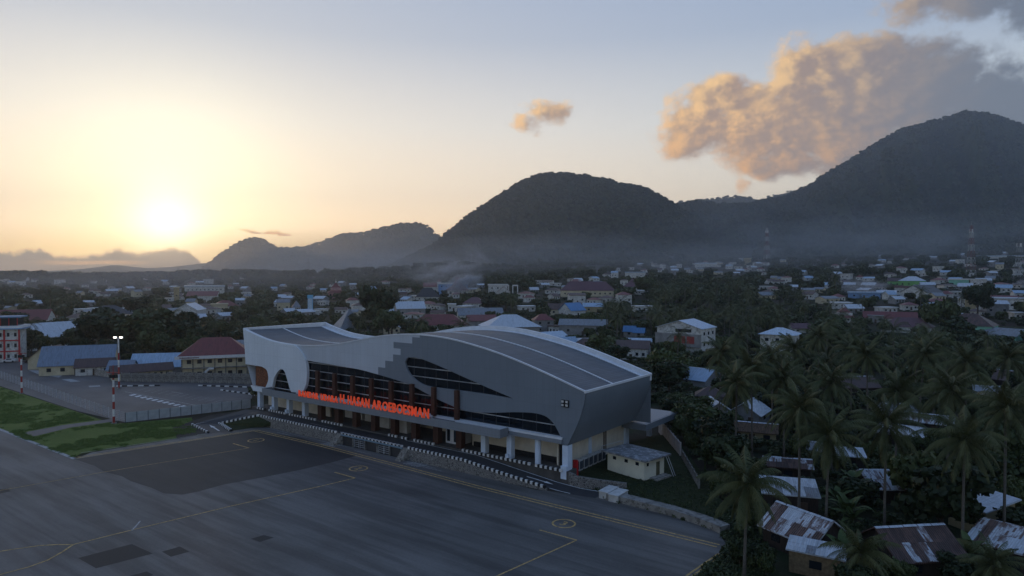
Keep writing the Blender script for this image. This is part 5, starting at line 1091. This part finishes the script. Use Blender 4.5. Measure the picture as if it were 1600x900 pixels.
def frond_mesh(L,up,droop,rs,m,nl=48,wl=.030,ll=.82):
    """pinnate palm leaf: arching rib with two rows of hanging leaflets"""
    b=MB(); pts=[]; n=14
    for i in range(n+1):
        u=i/n; ang=up-droop*u**1.25; pts.append(ang)
    p=Vector((0,0,0)); P=[p.copy()]
    for i in range(n): p=p+Vector((math.cos(pts[i]),0,math.sin(pts[i])))*(L/n); P.append(p.copy())
    b.tube(P,[.05*(1-.85*i/n) for i in range(n+1)],4,cap=False)
    for j in range(nl):
        u=.14+.85*j/nl; f=u*n; i=min(n-1,int(f)); q=P[i].lerp(P[i+1],f-i); t=(P[i+1]-P[i]).normalized()
        l=ll*math.sin(math.pi*min(1,u*.86+.14))**.6*(.85+.3*rs.rand())
        for sd in (-1,1):
            d=(Vector((0,sd,0))*.85+t*.55+Vector((0,0,-.55-.6*rs.rand()))).normalized(); tip=q+d*l+Vector((0,0,-.28*l)); mid=q+d*l*.55
            wv=t*wl; b.add([q-wv,q+wv,mid+wv*.9,tip,mid-wv*.9],[(0,1,2,4),(4,2,3)])
    return b.mesh('frond',m)
_rs=np.random.RandomState(11)
FROND=[frond_mesh(4.2,R(72),R(60),_rs,M_palm),frond_mesh(4.7,R(48),R(85),_rs,M_palm),frond_mesh(4.8,R(22),R(88),_rs,M_palm),frond_mesh(4.6,R(-8),R(70),_rs,M_palm),frond_mesh(4.2,R(-42),R(42),_rs,M_palm)]
def palm(x,y,z,h,seed,label,group=None,sc_=1.,lean=None):
    rs=np.random.RandomState(seed); o=empty('coconut_palm',(x,y,z),rs.rand()*6.28,label,'palm',group)
    lx=(rs.rand()-.5)*.16*h if lean is None else lean; pts=[(lx*(u**1.6),0,h*u) for u in (0,.25,.5,.75,1.)]; pts[0]=(0,0,-.8)
    MB().tube(pts,[.24,.17,.15,.14,.15],8).build('trunk',M_ptrunk,o,smooth=True)
    n=36; top=(lx,0,h-.05)
    for i in range(n):
        u=(i+.5)/n; k=min(4,int(u*5.4)); f=inst('frond',FROND[k],o,top,((rs.rand()-.5)*.5,(rs.rand()-.5)*.3,i*2.39996+rs.rand()*.3)); s=sc_*(.85+.3*rs.rand()); f.scale=(s,s,s)
    b=MB()
    for i in range(6): a=i*1.05; c=(lx+.28*math.cos(a),.28*math.sin(a),h-.35-.1*(i%2)); b.tube([(c[0],c[1],c[2]-.14),(c[0],c[1],c[2]-.06),(c[0],c[1],c[2]+.06),(c[0],c[1],c[2]+.14)],[.05,.13,.13,.05],6)
    b.build('coconut_cluster',mat('coconut',(.09,.085,.03),.7,.3),o); return o
def at_height(px,py,z):      # point at height z above the apron seen in that direction
    x,y,q=ray(px,py); k=(z-CAM_H)/q; return x*k,y*k
PALMS=[(1124,552,16.5,'tall palm beside the paired tin gables'),(1176,576,16.5,'palm leaning over the peaked tin gable houses'),(1226,592,15,'palm rising behind the long brown ridged roof'),(1234,545,16.5,'palm in front of the tall white villa'),(1280,527,16.5,'tall dense palm on the grove side of the tall villa'),(1357,556,16.5,'palm above the brown roofed hut in the grove'),(1436,553,16.5,'tall spreading palm between the grove shacks'),(1510,566,16.5,'palm beside the small brown hut at the grove edge'),(1292,678,12.7,'broad palm over the small pale roofed hut'),(1384,664,13.7,'palm with long arching fronds over the pale tin roof shack'),(1506,688,13.7,'tall slender palm beside the satellite dish'),(1164,758,10.2,'full green palm at the corner of the apron'),(1346,866,4.6,'low young palm in front of the rusty brown shack'),(1556,884,3.6,'low young palm beside the patchy white roof'),(1572,640,16.5,'palm over the yellow walled house'),(1300,600,15,'palm rising behind the broad palm'),(1400,612,15,'palm behind the rust mottled long shack'),(1480,610,16.5,'palm between the spreading palm and the slender palm'),(1330,545,16.5,'grove palm beside the mosque side path'),(1460,545,16.5,'grove palm next to the mint house trees'),(1575,560,16.5,'palm below the mint lean-to'),(1208,560,16.5,'young palm close to the tall villa wall'),(1150,600,15,'short palm between the paired gables'),(1250,640,15,'short palm behind the small dull hut')]
for i,(px,py,z,lab) in enumerate(PALMS):
    x,y=at_height(px,py,z); g=float(terrain(x,y)); palm(x,y,g,z-g,100+i,lab,sc_=1.18 if z>6 else .85); FOOT.append((x,y,.8))
# notable single trees: (px, py foot, height px, width px, label)
SOLO=[(168,552,62,78,'huge dark spreading tree behind the workshop'),(225,556,66,84,'broadest dark tree mass beside the store shed'),(278,552,60,70,'dark rounded tree next to the red roofed block'),(118,548,34,40,'dark tree between hall and workshop'),(410,516,26,54,'low dark tree just behind the far roof corner'),(452,514,26,54,'dark bushy tree behind the terminal far roof'),(590,520,74,64,'tall dark dome shaped tree beyond the church'),(608,530,48,50,'rounded tree between church and villa'),(560,524,34,30,'small tree at the foot of the church'),(790,484,30,40,'round dark tree below the stepped white hall'),(764,488,22,32,'tree beside the pink roofed house'),(1010,462,30,36,'big dark tree beside the brown hip hall'),(1528,498,48,36,'tall dark cone shaped tree by the yellow shop'),(940,560,40,56,'dark spreading tree behind the terminal parapet'),(962,572,36,44,'pale green shrubby tree by the balcony house'),(1040,600,58,62,'dark dense tree right behind the terminal nose'),(1046,622,60,60,'leafy tree over the terminal rear canopy'),(1090,690,60,84,'wide leafy tree behind the boundary wall'),(1118,720,70,72,'thin limbed tree at the yard fence'),(1085,660,44,60,'dense shrubby tree behind the panelled wall'),(1470,850,110,110,'dark leafy tree between the dish and the rusty shack'),(1440,800,90,90,'dark leafy tree behind the rusty brown shack'),(1340,800,50,60,'broad leaved tree beside the patched roof'),(1570,760,90,100,'broad leafy tree behind the yellow walled house'),(1180,650,40,50,'tree behind the peaked tin gables'),(1300,560,60,64,'dense dark tree beside the tall villa'),(1500,540,40,44,'tree before the mint house'),(1470,520,48,44,'round tree between red school and mint house'),(212,500,34,40,'dark round tree above the workshop roofs'),(390,500,22,30,'dark tree beside the colonnade house'),(24,515,24,30,'dark tree right behind the control tower')]
NSOLO=0
def tree(x,y,z,h,wd,k,rz,label,group=None,name='broadleaf_tree'):
    o=empty(name,(x,y,z),rz,label,'tree',group); bx=max(v.co.x for v in CROWN[k].vertices)*2
    s=wd/bx
    inst('trunk',TRUNK[k],o,(0,0,0),(0,0,0),(max(s,h*.6),max(s,h*.6),h)); inst('crown',CROWN[k],o,(0,0,0),(0,0,0),(s,s,h)); return o
for i,(px,py,hp,wp,lab) in enumerate(SOLO):
    x,y,z=T(px,py); s=math.hypot(x,y)/F_PX; tree(x,y,z,hp*s,wp*s,i%6,i*1.3,lab); FOOT.append((x,y,wp*s*.25)); NSOLO+=1
# ---- fill planting
def poly_np(P): return np.array([(p[0],p[1]) for p in P])
AV=[[p[:2] for p in apron_poly],[w2(98,-60),w2(-3,-60),w2(-9,26),w2(-2,30),w2(98,30)],[G(-200,545),G(0,606),G(178,664),G(400,642),G(404,596),G(385,588),G(190,590),G(60,568),G(-200,540)],[G(930,757),G(1136,830),G(1100,745),G(1062,690),G(1000,640)]]
def blocked(x,y,r):
    for P in AV:
        if in_poly(x,y,P): return True
    for fx,fy,fr in FOOT:
        if (x-fx)**2+(y-fy)**2<(fr+r)**2: return True
    return False
RECTS.append((845,1052,500,745,104.)); RECTS.append((940,1045,690,748,107.))
def hides(x,y,z,h,wd):
    d=math.hypot(x,y); a=project(x,y,z); b=project(x,y,z+h); hw=wd/2*F_PX/d*.9
    if d<140 and a[0]-hw<1138 and a[1]>785 and a[0]>900: return True
    lim=.22 if d>150 else .45
    for x0,x1,y0,y1,dd in RECTS:
        if dd<=d+2: continue
        ox=min(x1,a[0]+hw)-max(x0,a[0]-hw); oy=min(y1,a[1])-max(y0,b[1])
        if ox>0 and oy>0 and ox*oy>lim*(x1-x0)*(y1-y0): return True
    return False
rnd=random.Random(5)
# ---- more town houses among the trees
HK=[('small town house with rusty brown tin roof among the trees','town houses with rusty roofs',M_ww,M_rust,'gable'),('small town house with pale tin roof among the trees','town houses with pale tin roofs',M_wg,M_tinw,'gable'),('small town house with dull red hip roof among the trees','town houses with red roofs',M_ww,M_rred,'hip'),('small town house with grey tin roof among the trees','town houses with grey roofs',M_wc,M_ting,'gable'),('small town house with dark brown hip roof among the trees','town houses with brown roofs',M_ww,M_rbrn,'hip'),('small town house with light blue tin roof among the trees','town houses with light blue roofs',M_ww,M_tinlb,'gable'),('small flat roofed white town house among the trees','flat roofed town houses',M_ww,M_trimw,'flat')]
zones=[((0,420),(436,505),73),((420,640),(446,495),54),((600,880),(440,500),48),((850,1010),(428,500),41),((960,1200),(406,432),54),((1180,1600),(408,470),112),((1250,1600),(470,500),25),((1340,1600),(380,408),25)]
placed=0
for (a0,a1),(b0,b1),n in zones:
    for _ in range(n):
        px=rnd.uniform(a0,a1); py=rnd.uniform(b0,b1); x,y,z=T(px,py); d=math.hypot(x,y)
        if d<170 or d>2400: continue
        w=rnd.uniform(7,13); dp=w*rnd.uniform(.6,.9); h=rnd.uniform(2.8,3.6)*(2 if rnd.random()<.18 else 1)
        if blocked(x,y,w*.6) or hides(x,y,z,h+1.5,w): continue
        k=rnd.choices(range(7),[2,4,3,2,2,2,3])[0]; lab,gp,wm,rm,kd=HK[k]
        building('town_house',lab,'house',(x,y,z),-math.atan2(x,y)+rnd.uniform(-.9,.9),w,dp,h,kd,rnd.uniform(1.2,2.4) if kd!='flat' else .4,wm,rm,group=gp,nwin=(3 if d<700 else 2),side_win=(1 if d<500 else 0),door=d<600)
        placed+=1
# ---- trees: denser where the photo is green
cand=[]
def want(px,d):
    if px<420: return .75 if d<520 else .8
    if px<950: return .55 if d<520 else .85
    return .95
tries=0
def scatter(n,px0,px1,d0,d1,hmin,hmax,pp):
    for _ in range(n):
        px=rnd.uniform(px0,px1); d=math.sqrt(rnd.uniform(d0*d0,d1*d1)) if d1<500 else rnd.uniform(d0,d1); y=d; x=(px-CX)/F_PX*d; z=float(terrain(x,y)); dd=math.hypot(x,y)
        ispalm=rnd.random()<pp; h=rnd.uniform(hmin,hmax); wd=h*rnd.uniform(.75,1.15) if not ispalm else 6.5
        if ispalm: h=rnd.uniform(11,17)
        if blocked(x,y,wd*.22) or hides(x,y,z,h,wd): continue
        FOOT.append((x,y,wd*.20)); cand.append((h*wd/dd**2,x,y,z,h,wd,ispalm))
scatter(560,1030,1640,62,300,3.5,8.5,.10)      # village
scatter(700,1030,1640,62,190,1.6,3.4,.0)       # undergrowth
scatter(520,940,1640,280,560,6,11,.45)         # grove
scatter(330,360,980,175,520,5,11,.06)
scatter(420,360,1030,165,520,3,6,.04)          # behind the terminal
scatter(330,-40,420,235,560,6,12,.05)          # west side
cand.sort(reverse=True)
bro=[c for c in cand if not c[6]]; pal=[c for c in cand if c[6]]
TL=['leafy dark green tree in the village and grove planting','mid green tree in the village and grove planting']
nI=290-NSOLO
for i,(a,x,y,z,h,wd,_) in enumerate(bro[:nI]):
    px=project(x,y,z)[0]; d=math.hypot(x,y); k=rnd.randrange(6)
    col=('dark green','mid green')[k%2]
    if px>1030 and d<180: lab,gp=('%s bushy tree growing among the village shacks'%col,'%s trees among the shacks'%col)
    elif px>940: lab,gp=('%s rounded tree standing in the palm grove'%col,'%s trees in the palm grove'%col)
    elif px>400: lab,gp=('%s rounded tree between town houses behind the terminal'%col,'%s trees behind the terminal'%col)
    else: lab,gp=('%s rounded tree in the western town beyond the car park'%col,'%s trees in the western town'%col)
    tree(x,y,z-.1,h,wd,k,rnd.uniform(0,6.28),lab,gp)
# far palms: simple whole-palm meshes
def far_palm_mesh(seed):
    rs=np.random.RandomState(seed); b=MB(); b.tube([(0,0,-1),(.15,0,5),(.3,0,10)],[.2,.15,.13],5,mi=1)
    for i in range(20):
        a=i*2.4; e=R(70-i*6.2); L=4.2*(.85+.3*rs.rand()); p=Vector((.3,0,10)); prev=p; dirv=Vector((math.cos(a),math.sin(a),0)); wv=Vector((-math.sin(a),math.cos(a),0))
        for j in range(5):
            an=e-R(85)*(j/5)**1.2; nx=prev+(dirv*math.cos(an)+Vector((0,0,math.sin(an))))*(L/5); w0=.55*math.sin(math.pi*(j+.3)/5.3); w1=.55*math.sin(math.pi*(j+1.3)/5.3)+.02
            for sd in (-1,1):
                for q in range(3):
                    f0=(q+.1)/3; c=prev.lerp(nx,f0); c2=prev.lerp(nx,f0+.18); tip=c.lerp(c2,.8)+wv*sd*(w0+.25)+dirv*.3+Vector((0,0,-.45)); b.add([c,c2,tip],[(0,1,2)])
            b.add([prev-wv*.05,prev+wv*.05,nx+wv*.04,nx-wv*.04],[(0,1,2,3)]); prev=nx
    return b.mesh('palm',[M_palm,M_ptrunk])
FP=[far_palm_mesh(s) for s in (1,2,3,4)]
npal=min(len(pal),270)
for i,(a,x,y,z,h,wd,_) in enumerate(pal[:npal]):
    px=project(x,y,z)[0]; s=h/10.5
    lab,gp=(('slender palm among the close village trees','village palms') if (px>1030 and math.hypot(x,y)<260) else ('distant palm crown in the dense palm grove','grove palms') if px>930 else ('lone palm between the town houses','town palms'))
    o=inst('coconut_palm',FP[i%4],None,(x,y,z),((rnd.random()-.5)*.12,(rnd.random()-.5)*.12,rnd.uniform(0,6.28)),(s*.95,s*.95,s)); tag(o,lab,'palm',gp)
# banana clumps near the shacks
def banana_mesh(seed):
    rs=np.random.RandomState(seed); b=MB(); b.tube([(0,0,-.3),(0,0,1.6)],[.16,.1],6)
    for i in range(9):
        a=i*2.4; dv=Vector((math.cos(a),math.sin(a),0)); wv=Vector((-math.sin(a),math.cos(a),0)); p=Vector((0,0,1.5)); e=R(78-i*7); L=2.2*(.8+.4*rs.rand()); pr=p; wp=.06
        for j in range(6):
            an=e-R(75)*(j/6)**1.5; nx=pr+(dv*math.cos(an)+Vector((0,0,math.sin(an))))*(L/6); wn=.36*math.sin(math.pi*min(1,(j+1.3)/6.6))+.02
            b.add([pr-wv*wp+Vector((0,0,.06)),pr,nx,nx-wv*wn+Vector((0,0,.08))],[(0,1,2,3)]); b.add([pr,pr+wv*wp+Vector((0,0,.06)),nx+wv*wn+Vector((0,0,.08)),nx],[(0,1,2,3)]); pr=nx; wp=wn
    return b.mesh('banana_plant',M_banana)
BN=[banana_mesh(s) for s in (1,2,3)]
for i in range(16):
    px,py=rnd.choice([(1330,775),(1345,790),(1360,780),(1310,800),(1320,830),(1440,700),(1330,890),(1110,740),(1500,900),(1565,880)]); x,y,z=T(px+rnd.uniform(-16,16),py+rnd.uniform(-8,12))
    if blocked(x,y,.2): continue
    s=rnd.uniform(.9,1.5); tag(inst('banana_plant',BN[i%3],None,(x,y,z),(0,0,rnd.uniform(0,6)),(s,s,s)),'broad leaved banana plant beside the village shacks','banana plant','banana plants by the shacks')
# ---- uncountable forest (instanced crowns)
def stuff_instances(name,label,pts,src,cat='forest'):
    """pts: (x,y,z,sx,sz,rot)"""
    me=bpy.data.meshes.new(name); me.from_pydata([p[:3] for p in pts],[],[])
    a=me.attributes.new('scl','FLOAT_VECTOR','POINT'); a.data.foreach_set('vector',[v for p in pts for v in (p[3],p[3],p[4])])
    a=me.attributes.new('rot','FLOAT_VECTOR','POINT'); a.data.foreach_set('vector',[v for p in pts for v in (0,0,p[5])])
    o=inst(name,me); tag(o,label,cat,kind='stuff')
    so=bpy.data.objects.new('crown_source',src); so.location=(0,0,-500); 
    g=bpy.data.node_groups.new(name,'GeometryNodeTree'); g.interface.new_socket('Geometry',in_out='INPUT',socket_type='NodeSocketGeometry'); g.interface.new_socket('Geometry',in_out='OUTPUT',socket_type='NodeSocketGeometry'); g.is_modifier=True
    gi=g.nodes.new('NodeGroupInput'); go=g.nodes.new('NodeGroupOutput'); ip=g.nodes.new('GeometryNodeInstanceOnPoints'); oi=g.nodes.new('GeometryNodeObjectInfo'); oi.inputs[0].default_value=so; oi.inputs['As Instance'].default_value=True
    A=[]
    for nm in ('scl','rot'):
        na=g.nodes.new('GeometryNodeInputNamedAttribute'); na.data_type='FLOAT_VECTOR'; na.inputs[0].default_value=nm; A.append(na)
    g.links.new(gi.outputs[0],ip.inputs['Points']); g.links.new(oi.outputs['Geometry'],ip.inputs['Instance']); g.links.new(A[0].outputs[0],ip.inputs['Scale']); g.links.new(A[1].outputs[0],ip.inputs['Rotation']); g.links.new(ip.outputs[0],go.inputs[0])
    md=o.modifiers.new('instances','NODES'); md.node_group=g; return o
SC=small_crown(71,420,M_forest,.085)
pts=[(x,y,z,wd*1.05,h,rnd.uniform(0,6.28)) for (a,x,y,z,h,wd,_) in bro[nI:]]
rs=np.random.RandomState(9)
for _ in range(9500):
    px=rs.uniform(-60,1660); d=500+1500*rs.rand()**1.35; x=(px-CX)/F_PX*d; z=float(terrain(x,d)); h=rs.uniform(6,13); wd=h*rs.uniform(.8,1.3)
    if rs.rand()>want(px,d): continue
    if fbm(x/55.,d/55.,2)<.40 and rs.rand()<.8: continue
    bad=False
    for fx,fy,fr in FOOT:
        if abs(x-fx)<fr+2 and abs(d-fy)<fr+2: bad=True; break
    if bad or hides(x,d,z,h,wd): continue
    pts.append((x,d,z-.5,wd,h,rs.uniform(0,6.28)))
for _ in range(330):
    px=rs.uniform(-60,760); d=rs.uniform(1150,1600); x=(px-CX)/F_PX*d; z=float(terrain(x,d)); h=rs.uniform(12,23); pts.append((x,d,z-1,h*rs.uniform(.8,1.5),h,rs.uniform(0,6.28)))
for _ in range(3800):
    px=rs.uniform(-80,950); d=rs.uniform(1500,3400); x=(px-CX)/F_PX*d; z=float(terrain(x,d)); h=rs.uniform(8,16); pts.append((x,d,z-1,h*rs.uniform(.9,1.6),h,rs.uniform(0,6.28)))
for _ in range(9000):
    px=rs.uniform(-40,1640); d=170+900*rs.rand()**1.3; x=(px-CX)/F_PX*d
    if (px<420 and d<232) or any(in_poly(x,d,P) for P in AV): continue
    bad=False
    for fx,fy,fr in FOOT:
        if fr>3 and abs(x-fx)<fr*.9 and abs(d-fy)<fr*.9: bad=True; break
    if bad: continue
    h=rs.uniform(1.3,2.9); pts.append((x,d,float(terrain(x,d))-.2,h*rs.uniform(1.2,2.2),h,rs.uniform(0,6.28)))
stuff_instances('town_woods','continuous dark treetops filling the town between the houses',pts,SC)
HC=small_crown(72,110,M_forest,.16)
hp=[]
for (name,hf,p0,p1,D_,front),n,sz in zip(HILLS,(5200,9500,900,3600,3000,0),(15,17,24,13,20,0)):
    if not n: continue
    px=rs.uniform(p0,p1,n); q=np.where(rs.rand(n)<.14,1.0-.012*rs.rand(n),rs.rand(n)**.7*1.03); D=D_(px); d=D-front*(1-q); z=hf(px,d); x=(px-CX)/F_PX*d
    for i in range(n):
        s=sz*rs.uniform(.6,1.25); hp.append((float(x[i]),float(d[i]),float(z[i])-s*.08,s,s*rs.uniform(.7,1.1),rs.uniform(0,6.28)))
stuff_instances('hill_forest','dark forest covering the hills and the mountain',hp,HC)
# grass tufts on the verge and scrub at the yard edge
def tuft_mesh():
    rs=np.random.RandomState(4); n=26; P=[];Fc=[]
    for i in range(n):
        a=rs.rand()*6.28; r=rs.rand()*.5; c=np.array([math.cos(a)*r,math.sin(a)*r,0]); t=rs.rand()*6.28; wv=np.array([math.cos(t),math.sin(t),0])*.03; tip=c+np.array([rs.normal()*.12,rs.normal()*.12,.22+.25*rs.rand()]); k=len(P); P+=[c-wv,c+wv,tip]; Fc.append((k,k+1,k+2))
    me=bpy.data.meshes.new('tuft'); me.from_pydata([tuple(map(float,p)) for p in P],[],Fc); me.materials.append(leafmat('grass_blade',(.10,.16,.04),(.17,.23,.06))); return me
TU=tuft_mesh(); gp=[]
VP=[ext(120),ext(1.5),w2(80.4,-37.5),w2(77,-18),G(300,655),G(200,662),G(178,664),G(0,606)]
FPp=[G(36,675),G(100,662),G(178,652),G(190,658),G(110,670),G(52,684)]
for _ in range(16000):
    px=rs.uniform(0,330); py=rs.uniform(606,716); x,y=G(px,py)
    if in_poly(x,y,VP) and not in_poly(x,y,FPp) and fbm(x/7.,y/7.,3)>.42: s=rs.uniform(.5,1.15); gp.append((x,y,-.02,s,s*.8,rs.uniform(0,6.28)))
stuff_instances('verge_tufts','tufted green grass on the verge beside the apron',gp,TU,'grass')
sp=[]
for _ in range(2600):
    px=rs.uniform(930,1200); py=rs.uniform(735,905); x,y=G(px,py)
    if in_poly(x,y,AV[0]) : continue
    s=rs.uniform(.25,.8) if in_poly(x,y,AV[3]) else rs.uniform(.5,1.2); sp.append((x,y,.35 if in_poly(x,y,AV[3]) else float(terrain(x,y)),s,s*.9,rs.uniform(0,6.28)))
stuff_instances('yard_weeds','dark weeds and scrub along the apron edge and hut yard',sp,np_mesh('weed',*leaves(36,[(0,0,.2,.45)],.10,np.random.RandomState(3)),M_forest),'weeds')
# ------------------------------------------------------------------ smoke and low mist
def smoke(name,label,px,d,zc,rx,ry,rz_,dens,tilt=0.,nscale=3.,g=.3,thr=.35):
    x=(px-CX)/F_PX*d; bm=bmesh.new(); bmesh.ops.create_icosphere(bm,subdivisions=3,radius=1.); me=bpy.data.meshes.new(name); bm.to_mesh(me); bm.free()
    m=bpy.data.materials.new(name); m.use_nodes=True; t=m.node_tree; t.nodes.clear(); tc=t.nodes.new('ShaderNodeTexCoord'); v=S(t,tc.outputs['Object']); a,b_,c=sep(t,v)
    r2=a*a+b_*b_+c*c; fall=(1-r2).f('MAXIMUM',0.)
    n=noise(t,v,nscale,3,.6).smooth(thr,.75); pv=t.nodes.new('ShaderNodeVolumePrincipled'); pv.inputs['Color'].default_value=(.78,.84,.92,1); pv.inputs['Anisotropy'].default_value=g
    put(t,fall*fall*n*dens,pv.inputs['Density']); o_=t.nodes.new('ShaderNodeOutputMaterial'); t.links.new(pv.outputs[0],o_.inputs['Volume']); me.materials.append(m)
    o=inst(name,me,None,(x,d,zc),(0,tilt,0),(rx,ry,rz_)); tag(o,label,'smoke',kind='stuff'); return o
smoke('smoke','pale smoke plume drifting up beside the flared red roof',724,540,24,20,12,9,.55,tilt=-.3,nscale=2.2,thr=.3)
smoke('smoke','pale smoke drifting away above the town trees',692,600,33,46,26,13,.10,tilt=-.15,nscale=2.4)
smoke('smoke','thin smoke rising from the grove near the blue valley house',1348,520,22,26,18,9,.10,nscale=2.5)
smoke('smoke','thin white smoke rising at the foot of the middle hill',745,1100,58,40,26,20,.03,tilt=.5,nscale=2.5)
smoke('mist','low evening mist along the foot of the hills',800,1500,62,560,300,95,.0024,nscale=2.2,thr=.28)
smoke('mist','low evening mist in the valley below the mountain',1230,1500,85,480,280,120,.0026,nscale=2.4,thr=.30)
smoke('mist','low evening mist on the lower mountain slope',1480,1250,95,330,240,90,.0020,nscale=2.4,thr=.30)
smoke('mist','low evening mist over the western town',200,900,22,420,260,40,.0020,nscale=2.,thr=.2)
smoke('mist','thin smoke haze below the far hills',560,1500,40,420,260,70,.0022,nscale=2.,thr=.2)
smoke('mist','grey evening mist lying before the western hills',430,2700,80,1000,300,190,.0020,nscale=1.2,thr=.1,g=.6)
smoke('mist','thin blue mist hanging over the far town roofs',1000,1050,40,820,330,50,.0013,nscale=2.4,thr=.25)
